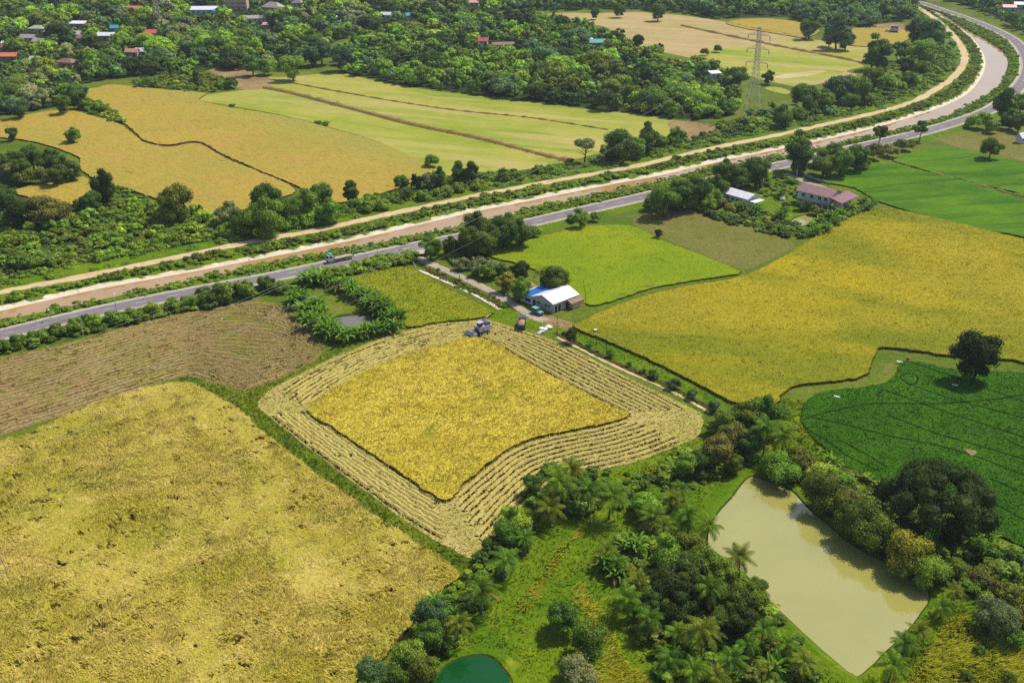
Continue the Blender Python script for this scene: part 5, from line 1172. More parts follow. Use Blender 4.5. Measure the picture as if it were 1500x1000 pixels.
b = MB(); b.box((L * .80, -1.0, 1.0), (L * .36, 1.96, 2.0)); b.build('porch_wall', W_BEIGE, ho)
b = MB(); b.prism([(-2.4, 1.95), (-.04, 2.75), (-.04, 2.87), (-2.4, 2.07)], L * .52, L * 1.02, 0, 'x'); b.build('porch_roof', R_BROWN, ho)
door(ho, (L * .58, -.06, 1.0), (1.3, .08, 1.9), 0, DARK)
tag(ho, 'grey house with white metal roof and a blue roofed annex by the lane', 'house')
# --- white roofed house
a, rz, L = frame_from((1058.5, 281.5), (1095.5, 292), 2.9)
hw = empty('house', (*a, 0), rz); W = 7.0; h, rh = 2.9, 1.3
b = MB(); gable_wall(b, L - .9, W, h, rh, .45); b.build('wall', W_WHITE, hw)
b = MB(); gable_roof(b, L - .2, W, h, rh, .45, .14, .1); b.build('roof', R_WHITE, hw)
for x in (L * .22, L * .62): window(hw, (x, -.01, 1.5), (1.6, .12, 1.2))
door(hw, (L * .42, -.02, 1.0), (1.0, .1, 2.0))
window(hw, (L - .44, W * .5, 2.5), (.8, .12, .7), math.pi / 2)
b = MB(); b.prism([(.8, 1.9), (W - .6, 1.9), (W - .6, 2.02), (.8, 2.02)], L + .02, L + 3.0, 0, 'x'); b.build('carport_roof', R_WHITE, hw)
b = MB()
for y in (1.0, W - .8): b.tube([(L + 2.8, y, 0), (L + 2.8, y, 1.9)], .08, 6)
b.build('carport_post', FRAME, hw)
tag(hw, 'small white walled house with a bright white roof among bananas', 'house')
# --- maroon roofed house
a, rz, L = frame_from((1168, 278), (1217, 289), 5.4)
W = 8.5; hm = empty('house', (*a, 0), rz); h, rh = 5.4, 1.7
b = MB(); b.prism([(0, 2.5), (W, 2.5), (W, h), (W / 2, h + rh - .03), (0, h)], .4, L - .4, 0, 'x'); b.build('upper_wall', W_WHITE, hm)
b = MB(); b.box((L * .42, W * .6, 1.25), (L * .7, W * .7, 2.5)); b.build('lower_wall', W_GREY, hm)
b = MB(); gable_roof(b, L - .8, W, h, rh, .7, .16, .4); b.build('roof', R_MAROON, hm)
b = MB(); b.prism([(-.75, 4.95), (-.72, 5.05), (-.05, 5.2), (-.05, 5.06)], 0, L, 0, 'x'); b.build('gutter', W_WHITE, hm)
b = MB(); b.prism([(L + .3, 5.3), (L + 5.2, 4.2), (L + 5.2, 4.34), (L + .3, 5.44)], -.9, W + 3.4, 0, 'y'); b.build('side_roof', R_MAROON, hm)
b = MB(); b.box((L + 2.2, W * .6, 2.0), (3.2, W * .9, 3.96)); b.build('side_wall', W_BEIGE, hm)
for i in range(6):
    b = MB(); b.box((.7 + (L - 1.4) * i / 5, .2, 1.23), (.34, .34, 2.46)); b.build('pillar', W_WHITE, hm)
for y in (0.2, W * .5):
    b = MB(); b.box((L + 4.6, y, 2.06), (.3, .3, 4.12)); b.build('pillar', W_WHITE, hm)
b = MB(); b.box((L * .5, -.55, 2.55), (L - .6, 1.1, .14)); b.build('balcony_floor', W_WHITE, hm)
b = MB(); b.box((L * .38, -1.05, 3.05), (L * .66, .08, .8)); b.build('balcony_wall', W_WHITE, hm)
b = MB()
for i in range(9): b.box((L * .74 + i * L * .25 / 8, -1.05, 3.0), (.06, .06, .75))
b.box((L * .865, -1.05, 3.42), (L * .27, .09, .09)); b.build('balcony_railing', MAROON, hm)
for x in (L * .2, L * .45, L * .68, L * .86): window(hm, (x, -.01, 4.1), (1.5, .12, 1.3))
door(hm, (L * .55, W * .25 - .02, 1.05), (1.1, .1, 2.1))
b = MB(); b.box((L + 1.8, -.4, 1.0), (1.4, .1, 1.1)); b.build('blue_tarpaulin', BLUEP, hm)
b = MB(); b.box((L + 3.0, -2.4, .05), (4.4, 3.2, .1)); b.build('paved_terrace', CONC, hm)
tag(hm, 'two storey white house with maroon roof and ground floor pillars', 'house')

# --- distant houses
def far_house(px, py, wpx, kind, roof, wall, label, rot=None, hgt=3.0, rh=1.5, asp=.6, storeys=1):
    x, y = G((px, py), hgt)[0]; Lh = wpx * depth(x, y, hgt) / F; W = Lh * asp; rz = rot if rot is not None else rng.uniform(-.45, .1)
    o = empty('house', (x - math.cos(rz) * Lh / 2 + math.sin(rz) * W / 2, y - math.sin(rz) * Lh / 2 - math.cos(rz) * W / 2, 0), rz)
    hh = hgt * storeys; b = MB()
    if kind == 'gable':
        gable_wall(b, Lh, W, hh, rh); b.build('wall', wall, o); b = MB(); gable_roof(b, Lh, W, hh, rh, .6); b.build('roof', roof, o)
    elif kind == 'hip':
        b.box((Lh / 2, W / 2, hh / 2), (Lh, W, hh)); b.build('wall', wall, o); b = MB(); hip_roof(b, Lh, W, hh, rh * 1.2, .7); b.build('roof', roof, o)
    else:
        b.box((Lh / 2, W / 2, hh / 2), (Lh, W, hh)); b.build('wall', wall, o)
        b = MB(); b.prism([(-.6, hh), (W + .6, hh + .9), (W + .6, hh + 1.05), (-.6, hh + .15)], -.5, Lh + .5, 0, 'x'); b.build('roof', roof, o)
    n = max(2, int(Lh / 3.5))
    for s in range(storeys):
        for i in range(n):
            if s == 0 and i == n // 2: door(o, (Lh * (i + .5) / n, -.03, 1.05), (1.0, .1, 2.1))
            else: window(o, (Lh * (i + .5) / n, -.02, s * hgt + 1.7), (1.3, .14, 1.2))
    if storeys > 1:
        for s in range(1, storeys):
            b = MB(); b.box((Lh / 2, -.55, s * hgt + .05), (Lh + .2, 1.0, .16)); b.build('balcony_floor', wall, o)
    tag(o, label, 'house', 'houses of the village in the wood')
far_house(55, 41, 22, 'hip', R_PALE, W_WHITE, 'house with a pale green hipped roof in the village wood', -.1)
far_house(40, 54, 24, 'gable', R_GREY, W_WHITE, 'long grey roofed house below the pale green hipped roof', -.15)
far_house(60, 60, 22, 'gable', R_GREY, W_GREY, 'grey roofed house touching the long grey roof', -.3)
far_house(115, 34, 22, 'shed', R_WHITE, W_PINK, 'low house with narrow whitish roof right of the pale green roof', -.05)
far_house(172, 40, 18, 'gable', R_CYAN, W_GREY, 'house with a bright cyan roof in the village wood', .05)
far_house(185, 46, 20, 'shed', R_RUST, W_GREY, 'low rusty shed beside the bright cyan roof', .05, 2.6, 1, .4)
far_house(113, 49, 12, 'gable', R_WHITE, W_WHITE, 'small white roofed house below the narrow whitish roof', -.3)
far_house(120, 55, 13, 'gable', R_RUST, W_WHITE, 'small house with patched pinkish roof below the narrow whitish roof', -.4)
far_house(156, 51, 24, 'gable', R_WHITE, W_GREY, 'pale roofed house left below the cyan roof', -.05)
far_house(225, 47, 30, 'gable', R_RED, W_WHITE, 'house with a large red roof at the foot of the mast', -.25)
far_house(245, 43, 15, 'gable', R_RED, W_WHITE, 'small red roofed house right of the mast', .3)
far_house(250, 48, 10, 'shed', R_CYAN, W_WHITE, 'tiny cyan roofed shed beside the small red roof', .3)
far_house(199, 12, 24, 'gable', R_ORANGE, W_BEIGE, 'orange roofed house left of the mast top', -.1)
far_house(194, 75, 18, 'gable', R_RUST, W_GREY, 'house with a rust streaked roof above the golden field', -.15)
far_house(206, 74, 13, 'gable', R_WHITE, W_GREY, 'white roofed house joined to the rust streaked roof', .1)
far_house(14, 81, 24, 'gable', R_ORANGE, W_PINK, 'house with a salmon roof near the left photo edge', .05)
far_house(3, 68, 12, 'gable', R_ORANGE, W_WHITE, 'bright orange roofed house cut by the left photo edge', 0)
far_house(7, 63, 9, 'shed', R_WHITE, W_WHITE, 'tiny white shed above the bright orange roof', 0)
far_house(50, 86, 15, 'gable', R_WHITE, W_WHITE, 'white roofed house right of the salmon roof', -.1)
far_house(44, 94, 18, 'gable', R_GREY, W_GREY, 'grey roofed house in front of the white roof by the salmon one', .25)
far_house(98, 90, 28, 'hip', R_BROWN, W_BEIGE, 'large house with a grey brown hipped roof in the village', -.3)
far_house(300, 13, 38, 'gable', R_WHITE, W_WHITE, 'long building with a wide bright white roof', .06, 3.5, 1.8, .5)
far_house(320, 16, 14, 'shed', R_TEAL, W_WHITE, 'teal roofed lean shed at the end of the wide white roof', .06)
far_house(347, 8, 32, 'gable', R_PINK, W_BEIGE, 'large beige three storey building near the top edge', .03, 3.0, 1.5, .6, 3)
far_house(400, 10, 28, 'hip', R_GREY, W_BEIGE, 'house with big grey hipped roof right of the three storey building', -.35, 3.2, 3.0)
far_house(436, 4, 14, 'hip', R_GREY, W_GREY, 'small grey hipped roof house at the top edge', -.2, 3.2, 2.4)
far_house(366, 26, 24, 'gable', R_GREY, W_WHITE, 'grey roofed house below the three storey building', .15)
far_house(385, 26, 12, 'gable', R_GREY, W_WHITE, 'small house with dark open front below the grey hipped roof', -.3)
far_house(394, 36, 18, 'shed', R_RUST, W_PINK, 'low reddish shed beside the yellow clearing', .0, 2.4, 1)
far_house(415, 28, 8, 'shed', R_WHITE, W_WHITE, 'narrow tall white building beside the dark trees', 0, 5)
far_house(493, 26, 12, 'shed', R_WHITE, W_WHITE, 'white wall of a low building in the wood top centre', 0)
far_house(566, 21, 14, 'gable', R_WHITE, W_WHITE, 'white roofed house left of the pair in the far wood', -.2)
far_house(600, 22, 10, 'gable', R_CYAN, W_WHITE, 'pale blue roofed house right of the pair in the far wood', .2)
far_house(692, 3, 20, 'gable', R_PINK, W_WHITE, 'pink roofed house at the top edge above the far wood', -.1)
far_house(664, 1, 14, 'gable', R_PINK, W_WHITE, 'smaller pink roofed house at the top edge', -.1)
far_house(708, 59, 13, 'gable', R_RED, W_WHITE, 'small house with red roof inside the central wood', -.1)
far_house(740, 65, 36, 'shed', R_BROWN, W_GREY, 'long low brown roofed shed inside the central wood', .12, 2.4, 1, .25)
far_house(876, 61, 26, 'gable', R_TEAL, W_PINK, 'house with a bright teal roof at the wood edge', .12)
far_house(861, 57, 12, 'hip', R_WHITE, W_WHITE, 'small white roofed house beside the bright teal roof', -.1)
far_house(1047, 107, 15, 'shed', R_WHITE, W_WHITE, 'small white shed left of the lattice tower', .3)
far_house(1478, 10, 18, 'gable', R_PINK, W_WHITE, 'pinkish roofed house at the top right corner', -.1)
far_house(1494, 6, 16, 'gable', R_WHITE, W_WHITE, 'white roofed house in the top right corner', -.1)
far_house(1498, 199, 16, 'gable', R_WHITE, W_WHITE, 'white house cut by the right photo edge', .6)

# --- low walls, stacks and yard things
def wall_run(px, h, t, mat, name, label, cat):
    L = line_px(px, 0, .8, 3)
    return tag(ribbon(L, [(t / 2, 0), (t / 2, h), (-t / 2, h), (-t / 2, 0)]).build(name, mat), label, cat)
wall_run([(1170, 254), (1190, 262), (1216, 271)], 1.0, .2, CONC, 'garden_wall', 'low pale wall along the lane to the maroon roofed house', 'wall')
wall_run([(1044, 310), (1060, 313), (1078, 318)], .9, .18, CONC, 'garden_wall', 'low mossy wall in front of the white roofed house', 'wall')
wall_run([(1256, 293), (1272, 299)], .9, .2, CONC, 'garden_wall', 'short pale wall right of the maroon roofed house', 'wall')
def rock(px, py, s, mat, label, name='boulder', group=None, squash=.6):
    x, y = G((px, py))[0]; b = MB(); blob(b, (0, 0, s * squash * .5), np.array([s, s * .75, s * squash]), 0, 10, 7)
    return tag(b.build(name, mat, None, (x, y, 0), rng.uniform(0, 3)), label, name.replace('_', ' '), group)
PALEROCK = paint('pale_rock', (226, 212, 196), var=.25, scale=1.2)
SACK = paint('white_plastic', (240, 238, 236), var=.08)
rock(1146, 293, 1.6, PALEROCK, 'big rounded pale boulder between the white and maroon roofed houses')
rock(1159, 331, 1.0, PALEROCK, 'pale rock left of the small ochre pond', 'boulder', 'rocks at the ochre pond')
rock(1164, 333, 1.3, PALEROCK, 'largest pale rock in front of the small ochre pond', 'boulder', 'rocks at the ochre pond')
rock(1157, 327, .8, PALEROCK, 'smallest pale rock behind the others at the ochre pond', 'boulder', 'rocks at the ochre pond')
def sack_heap(px, py, s, label):
    x, y = G((px, py))[0]; b = MB()
    for k in range(7): blob(b, (rng.uniform(-.8, .8) * s, rng.uniform(-.45, .45) * s, .18 + .12 * (k % 3)), (.55 * s, .38 * s, .24), 0, 8, 5)
    return tag(b.build('sack_heap', SACK, None, (x, y, 0), .5), label, 'sacks', 'white sacks by the grain truck')
sack_heap(801, 481, 1.7, 'larger heap of white sacks on the grass right of the grain truck')
sack_heap(791, 488, 1.1, 'flat white sack lying left of the larger white heap')
def plastic(px, py, z, s, label):
    x, y = G((px, py), z)[0]; b = MB(); n = 6
    t = np.linspace(-1, 1, n); V = []
    for i in range(n): V += [(t[i] * s, -.28 + .05 * math.sin(i * 2), .10 + .06 * math.sin(i * 1.7)), (t[i] * s, .28, .12 + .06 * math.cos(i * 2.3))]
    b.add(V, [[2 * i, 2 * i + 2, 2 * i + 3, 2 * i + 1] for i in range(n - 1)]); b.add(np.array(V) - [0, 0, .04], [[2 * i + 1, 2 * i + 3, 2 * i + 2, 2 * i] for i in range(n - 1)])
    tag(b.build('plastic_strip', SACK, None, (x, y, z), -.5), label, 'strip', 'white strips in the dark paddy')
plastic(1318, 530, .5, .75, 'white strip at the upper corner of the dark green paddy')
plastic(1226, 581, .5, .7, 'white strip at the left end of the dark green paddy')
plastic(1399, 564, .5, .75, 'white strip below the lone tree in the dark paddy')
rock(1331, 526, .7, paint('reddish_earth', (150, 96, 78)), 'small reddish earth mound at the top of the dark paddy', 'earth_mound')
x, y = G((1302, 534))[0]; sheet('bare_patch', poly_px([(1293, 548), (1298, 536), (1305, 530), (1308, 534), (1304, 541), (1298, 549)], 0, 4), .06, M['fallow'], 'pale bare patch on the bund above the dark paddy', 'patch')
sheet('bare_patch', poly_px([(1410, 656), (1428, 660), (1431, 663), (1424, 667), (1416, 662)], .5, 4), .56, M['soil'], 'pale bare spot in the dark paddy behind the rain tree', 'patch')
x, y = G((872, 488))[0]; b = MB(); b.tube([(0, 0, 0), (0, 0, .15), (0, 0, .9), (0, 0, 1.0)], [.62, .68, .66, .58], 14); o = b.build('water_barrel', paint('blue_plastic', (44, 40, 190)), None, (x, y, .1))
b = MB(); b.tube([(0, 0, 1.0), (0, 0, 1.06)], [.5, .46], 14); b.build('lid', SACK, o); tag(o, 'round blue barrel with pale lid beside the golden rice', 'barrel')
x, y = G((1127, 318))[0]; o = empty('sheet_stack', (x, y, 0), .35)
for k in range(5):
    b = MB(); b.box((-1.6 + k * .8, 0, .25 + .05 * (k % 2)), (.5, 2.2, .5), 0, 0, .12); b.build('sheet', SACK if k % 2 == 0 else DARK, o)
tag(o, 'row of pale and dark sheets lying on the lawn before the white roofed house', 'sheets')

# --- poles
POLE = paint('grey_pole', (196, 190, 182), var=.15); POLED = paint('dark_pole', (92, 82, 72)); LAMPG = paint('lamp_head', (214, 214, 214))
def street_lamp(base, top, label, z0=1.0, arm=(0, 1)):
    x, y = G(base, z0)[0]; hs = np.linspace(3, 14, 111); yy = np.array([PX(x, y, z0 + h)[1] for h in hs]); h = float(hs[np.abs(yy - top).argmin()])
    o = empty('street_lamp', (x, y, z0)); b = MB(); b.tube([(0, 0, 0), (0, 0, h * .5), (0, 0, h)], [.13, .10, .07], 7); b.build('pole', POLE, o)
    b = MB(); b.tube([(0, 0, h - .05), (arm[0] * .8, arm[1] * .8, h + .35), (arm[0] * 1.8, arm[1] * 1.8, h + .45)], .05, 6); b.build('arm', POLE, o)
    b = MB(); b.box((arm[0] * 2.2, arm[1] * 2.2, h + .45), (.35 + .5 * abs(arm[0]), .35 + .5 * abs(arm[1]), .16), 0, 0, 0, .8); b.build('lamp_head', LAMPG, o)
    tag(o, label, 'street lamp', 'street lamps along the asphalt road')
street_lamp((171, 458), 436, 'slim street lamp on the road left of the truck', 1.0, (-.3, .95))
street_lamp((553, 377), 355, 'slim street lamp on the road just right of the truck', 1.0, (-.3, .95))
street_lamp((74, 466), 452, 'short street lamp on the canal side of the road at left', 1.0, (.3, -.95))
street_lamp((367, 404), 378, 'street lamp leaning over the road left of the truck by the verge', 1.0, (.3, -.95))
def pole(base, h, label, mat=POLE, r=.12, z0=0.0, tilt=0.0, cross=True, name='utility_pole'):
    x, y = G(base, z0)[0]; o = empty(name, (x, y, z0)); b = MB()
    b.tube([(0, 0, 0), (tilt * .3 * h, 0, h * .5), (tilt * h, 0, h)], [r, r * .85, r * .65], 7); b.build('pole', mat, o)
    if cross:
        b = MB(); b.box((tilt * h, 0, h - .5), (1.5, .12, .14)); c = b.build('crossbar', mat, o)
        for s in (-.6, .6):
            b = MB(); b.tube([(tilt * h + s, 0, h - .42), (tilt * h + s, 0, h - .2)], .06, 6); b.build('insulator', LAMPG, c)
    else:
        b = MB(); b.tube([(tilt * h, 0, h), (tilt * h, 0, h + .12)], [r * .9, r * .5], 6); b.build('cap', mat, o)
    tag(o, label, name.replace('_', ' '), 'poles beside lanes and fields')
pole((122, 492), 7.0, 'utility pole in the hedge above the brown stubble')
pole((673, 413), 5.2, 'utility pole beside the middle of the grey gravel lane', POLED)
pole((816, 491), 6.0, 'thin dark pole at the upper end of the pale footpath', POLED, .09, 0, 0, False, 'post')
pole((873, 511), 4.0, 'thin dark post left of the white topped post by the bushes', POLED, .07, 0, 0, False, 'post')
pole((888, 517), 5.2, 'dark post with a white top beside the row of bushes', POLED, .08, 0, 0, False, 'post')
pole((1167, 257), 6.5, 'thick white pole at the lane to the maroon roofed house', W_WHITE, .28, 0, 0, False, 'post')
pole((609, 394), 2.2, 'white concrete post where the footpath meets the lane', W_WHITE, .2, 0, -.3, False, 'post')
pole((858, 445), 7.5, 'thin leaning pole right of the blue and white house', POLED, .08, 0, -.12, False, 'post')
pole((726, 362), 7.0, 'utility pole among the trees where the lane leaves the road')
x, y = G((897, 500))[0]; o = empty('sign', (x, y, 0)); b = MB(); b.tube([(0, 0, 0), (0, 0, .9)], .05, 6); b.build('post', POLED, o); b = MB(); b.box((0, 0, 1.1), (1.0, .06, .5), .5, 0, .2); b.build('board', SACK, o)
tag(o, 'small blank white board at the edge of the golden rice', 'sign')

# ------------------------------------------------------------------ vehicles
TYRE = simple('tyre_rubber', (.015, .015, .016), .85, .2); RIM = simple('wheel_rim', (.55, .55, .56), .4, .5, .3); CHASS = simple('chassis', (.03, .03, .033), .7, .3)
def wheels(parent, spots, r, w):
    for (x, y) in spots:
        b = MB(); b.wheel((x, y, r), r, w, math.pi / 2); o = b.build('wheel', TYRE, parent)
        b = MB(); b.wheel((x, y, r), r * .55, w + .04, math.pi / 2); b.build('rim', RIM, o)
def heading(pa, pb, z=0.0):
    a, c = G([pa, pb], z); return math.atan2(c[1] - a[1], c[0] - a[0])
# flat bed truck on the road, nose to the left
x, y = G((495, 377), 1.05)[0]; i = int(np.argmin(((road - [x, y]) ** 2).sum(1))); t = road[i - 3] - road[i + 3]; rz = math.atan2(t[1], t[0]); N = normals2(road)[i]
tr = empty('flatbed_truck', (*(road[i] + N * 1.75), 1.06), rz)
CABW = paint('truck_white', (236, 238, 236), rough=.35, var=.08); CABT = paint('truck_teal', (64, 190, 170), rough=.35, var=.08); BEDM = paint('bed_beige', (206, 186, 160), var=.2)
b = MB(); b.prism([(2.7, .75), (4.55, .75), (4.6, 1.5), (4.35, 2.5), (4.1, 2.72), (2.9, 2.78), (2.7, 2.6)], -1.15, 1.15); b.build('cab', CABW, tr)
b = MB(); b.prism([(2.85, 2.80), (4.1, 2.74), (3.85, 3.05), (2.9, 3.1)], -1.0, 1.0); b.build('cab_roof', CABT, tr)
b = MB(); b.prism([(4.64, 1.6), (4.41, 2.45), (4.36, 2.44), (4.58, 1.6)], -1.0, 1.0); b.build('windscreen', GLASS, tr)
for s in (-1, 1):
    b = MB(); b.box((3.75, s * 1.16, 2.1), (.9, .04, .6)); b.build('side_window', GLASS, tr)
    b = MB(); b.box((4.62, s * .85, 1.1), (.06, .35, .2)); b.build('headlight', FRAME, tr)
b = MB(); b.box((4.66, 0, .72), (.12, 2.3, .3)); b.build('bumper', CHASS, tr)
b = MB(); b.box((-.9, 0, .78), (7.2, .9, .3)); b.build('chassis', CHASS, tr)
b = MB(); b.box((-1.1, 0, 1.1), (7.0, 2.35, .16))
for k in range(9): b.box((-4.3 + k * .8, 0, 1.22), (.12, 2.2, .07))
b.build('bed', BEDM, tr)
b = MB(); b.box((2.36, 0, 1.75), (.12, 2.3, 1.1)); b.build('headboard', BEDM, tr)
for s in (-1, 1):
    b = MB(); b.box((-1.1, s * 1.18, 1.28), (7.0, .07, .24)); b.build('bed_side', BEDM, tr)
    b = MB(); b.box((-4.75, s * .75, 1.75), (.12, .5, 1.5), 0, 0, -.2); b.build('loading_ramp', CHASS, tr)
wheels(tr, [(3.6, 1.0), (3.6, -1.0), (-2.0, 1.0), (-2.0, -1.0), (-3.3, 1.0), (-3.3, -1.0)], .52, .36)
tag(tr, 'white and teal cab flatbed truck with empty beige bed on the road', 'truck')
# small teal off roader
rz = heading((778, 453), (797, 461)); x, y = G((787, 460))[0]; ca = empty('off_road_car', (x, y, .08), rz)
TEAL = paint('teal_paint', (38, 130, 134), rough=.3, var=.06); TEALP = paint('teal_roof_paint', (120, 190, 190), rough=.3, var=.06)
b = MB(); b.prism([(-2.0, .45), (2.0, .45), (2.05, .85), (1.9, 1.02), (.7, 1.1), (-2.0, 1.1)], -.85, .85); b.build('body', TEAL, ca)
b = MB(); b.prism([(-1.95, 1.11), (.65, 1.11), (.25, 1.72), (-1.85, 1.76)], -.78, .78); b.build('cabin', TEAL, ca)
b = MB(); b.box((-.8, 0, 1.80), (2.1, 1.5, .07)); b.build('roof', TEALP, ca)
b = MB(); b.prism([(.70, 1.16), (.32, 1.70), (.28, 1.69), (.66, 1.15)], -.7, .7); b.build('windscreen', GLASS, ca)
b = MB(); b.box((1.3, 0, 1.09), (1.1, 1.5, .05), 0, 0, .06); b.build('bonnet', TEALP, ca)
for s in (-1, 1):
    for xx, w in ((-.25, .75), (-1.3, 1.0)):
        b = MB(); b.box((xx, s * .79, 1.43), (w, .04, .42)); b.build('side_window', GLASS, ca)
    b = MB(); b.box((2.03, s * .6, .85), (.06, .25, .18)); b.build('headlight', FRAME, ca)
b = MB(); b.box((2.1, 0, .55), (.14, 1.7, .2)); b.build('bumper', CHASS, ca)
b = MB(); b.wheel((-2.1, .15, 1.0), .34, .2, 0); b.build('spare_wheel', TYRE, ca)
wheels(ca, [(1.3, .8), (1.3, -.8), (-1.25, .8), (-1.25, -.8)], .37, .24)
tag(ca, 'small teal off road car parked before the blue and white house', 'car')
# grain truck seen from behind
rz = heading((764.5, 484), (766.5, 469)); x, y = G((764.5, 480))[0]; gt = empty('grain_truck', (x, y, .05), rz)
PUR = paint('purple_blue_paint', (74, 70, 160), var=.12); GREYM = paint('grey_panel', (176, 170, 176), var=.2); GRAIN = field_mat('rice_grain', lin(224, 176, 112, .85), lin(214, 168, 100, .85), lin(200, 150, 90, .85), .4, 1.5, 6)
b = MB(); b.box((1.0, 0, .62), (6.2, .8, .26)); b.build('chassis', CHASS, gt)
b = MB(); b.box((-.1, 0, 1.0), (4.2, 2.1, .14)); b.build('bed', PUR, gt)
for s in (-1, 1):
    b = MB(); b.box((-.1, s * 1.06, 1.62), (4.2, .08, 1.1)); b.build('bed_side', PUR if s > 0 else PUR, gt)
b = MB(); b.box((-2.2, 0, 1.36), (.09, 2.05, .62), 0, 0); b.build('tailgate', PUR, gt)
b = MB()
for k in range(5): b.box((-2.26, -.8 + k * .4, 1.9), (.06, .22, .42))
b.build('tailgate_slat', GREYM, gt)
b = MB(); b.box((2.0, 0, 1.8), (.09, 2.1, 1.5)); b.build('headboard', GREYM, gt)
b = MB(); V = []; nx, ny = 11, 7
for i in range(nx):
    for j in range(ny):
        u = i / (nx - 1) * 2 - 1; w = j / (ny - 1) * 2 - 1; V.append((-.1 + u * 2.0, w * 1.0, 1.35 + .75 * max(0, 1 - .7 * (u - .3) ** 2 - .6 * w * w)))
b.add(V, [[i * ny + j, (i + 1) * ny + j, (i + 1) * ny + j + 1, i * ny + j + 1] for i in range(nx - 1) for j in range(ny - 1)], 0, True)
b.build('grain_load', GRAIN, gt)
b = MB(); b.prism([(2.2, .75), (3.9, .75), (3.95, 1.4), (3.6, 2.2), (2.2, 2.25)], -1.0, 1.0); b.build('cab', PUR, gt)
b = MB(); b.prism([(3.97, 1.5), (3.68, 2.15), (3.64, 2.14), (3.92, 1.5)], -.85, .85); b.build('windscreen', GLASS, gt)
for s in (-1, 1):
    b = MB(); b.box((3.1, s * 1.01, 1.75), (.8, .04, .5)); b.build('side_window', GLASS, gt)
    b = MB(); b.box((-2.26, s * .85, .85), (.05, .3, .14)); b.build('tail_light', paint('red_lens', (190, 30, 30)), gt)
wheels(gt, [(3.0, .9), (3.0, -.9), (-1.2, .9), (-1.2, -.9)], .45, .34)
tag(gt, 'small purple blue grain truck heaped with rice seen from behind', 'truck')

def combine(px, pz, rz, s, label, blu):
    x, y = G(px)[0]; o = empty('combine_harvester', (x, y, .1), rz); o.scale = (s,) * 3
    LG = paint('harvester_grey' , (206, 202, 214), rough=.4, var=.18); DG = paint('harvester_dark', blu, rough=.5, var=.2)
    for sd in (-1, 1):
        b = MB(); b.prism([(-1.6, .18), (-1.3, .0), (1.2, .0), (1.6, .2), (1.6, .5), (1.2, .66), (-1.3, .66), (-1.6, .5)], sd * .95 - .24, sd * .95 + .24); tk = b.build('crawler_track', TYRE, o)
        for k in range(4):
            b = MB(); b.wheel((-1.1 + k * .75, sd * .95, .33), .2, .54, math.pi / 2, 10); b.build('roller', RIM, tk)
    b = MB(); b.prism([(-2.3, 1.0), (-1.9, .75), (1.2, .75), (1.2, 1.9), (-.6, 2.0), (-2.3, 1.8)], -1.05, 1.05); b.build('body', LG, o)
    b = MB(); b.prism([(-1.5, 2.0), (.1, 2.0), (.35, 2.75), (-1.75, 2.75)], -.95, .15); tk = b.build('grain_tank', LG, o)
    b = MB(); b.box((-.7, -.4, 2.77), (1.7, .9, .05)); b.build('tank_screen', DG, tk)
    b = MB(); b.box((.75, .45, 2.45), (.9, .95, 1.0)); cb = b.build('cab', DG, o); b = MB(); b.box((1.21, .45, 2.55), (.05, .8, .65)); b.build('windscreen', GLASS, cb)
    b = MB(); b.box((.75, .45, 3.02), (1.25, 1.3, .08), 0, 0, .05); b.build('canopy', LG, o)
    b = MB(); b.box((-1.3, .55, 2.2), (1.3, .8, .5)); b.build('engine_hood', DG, o)
    b = MB(); b.tube([(-1.7, -.6, 2.2), (-1.9, -.6, 3.0), (-2.9, -.9, 3.3)], .14, 8); b.build('unloading_auger', LG, o)
    b = MB(); b.prism([(1.2, .85), (2.5, .25), (2.6, .5), (1.2, 1.5)], -.45, .45); b.build('feeder', DG, o)
    b = MB(); b.box((2.75, 0, .32), (.7, 3.0, .25)); b.box((2.45, 0, .75), (.12, 3.0, .7))
    for sd in (-1, 1): b.prism([(2.4, .2), (3.9, .15), (3.4, .75), (2.4, 1.1)], sd * 1.5 - .05, sd * 1.5 + .05)
    hd = b.build('header', LG, o)
    b = MB()
    for k in range(6):
        a = k * math.pi / 3; b.box((3.25 + .55 * math.cos(a), 0, 1.05 + .55 * math.sin(a)), (.07, 2.8, .07))
    for sd in (-1.4, 0, 1.4):
        for k in range(3): b.box((3.25, sd, 1.05), (1.1, .05, .06), 0, 0, k * math.pi / 3)
    b.tube([(3.25, -1.45, 1.05), (3.25, 1.45, 1.05)], .06, 6); b.build('reel', LG, hd)
    b = MB()
    for k in range(3): b.box((.3, 1.15 + .1 * k, .7 + .35 * k), (.5, .25, .05))
    b.build('ladder', DG, o)
    tag(o, label, 'combine harvester')
combine((705, 488), 0, heading((712, 482), (694, 488)), 1.25, 'pale grey combine harvester cutting the edge of the standing rice block', (86, 80, 110))
combine((1309, 48), 0, 2.7, 1.5, 'distant dark combine harvester at the far golden plot', (110, 40, 60))
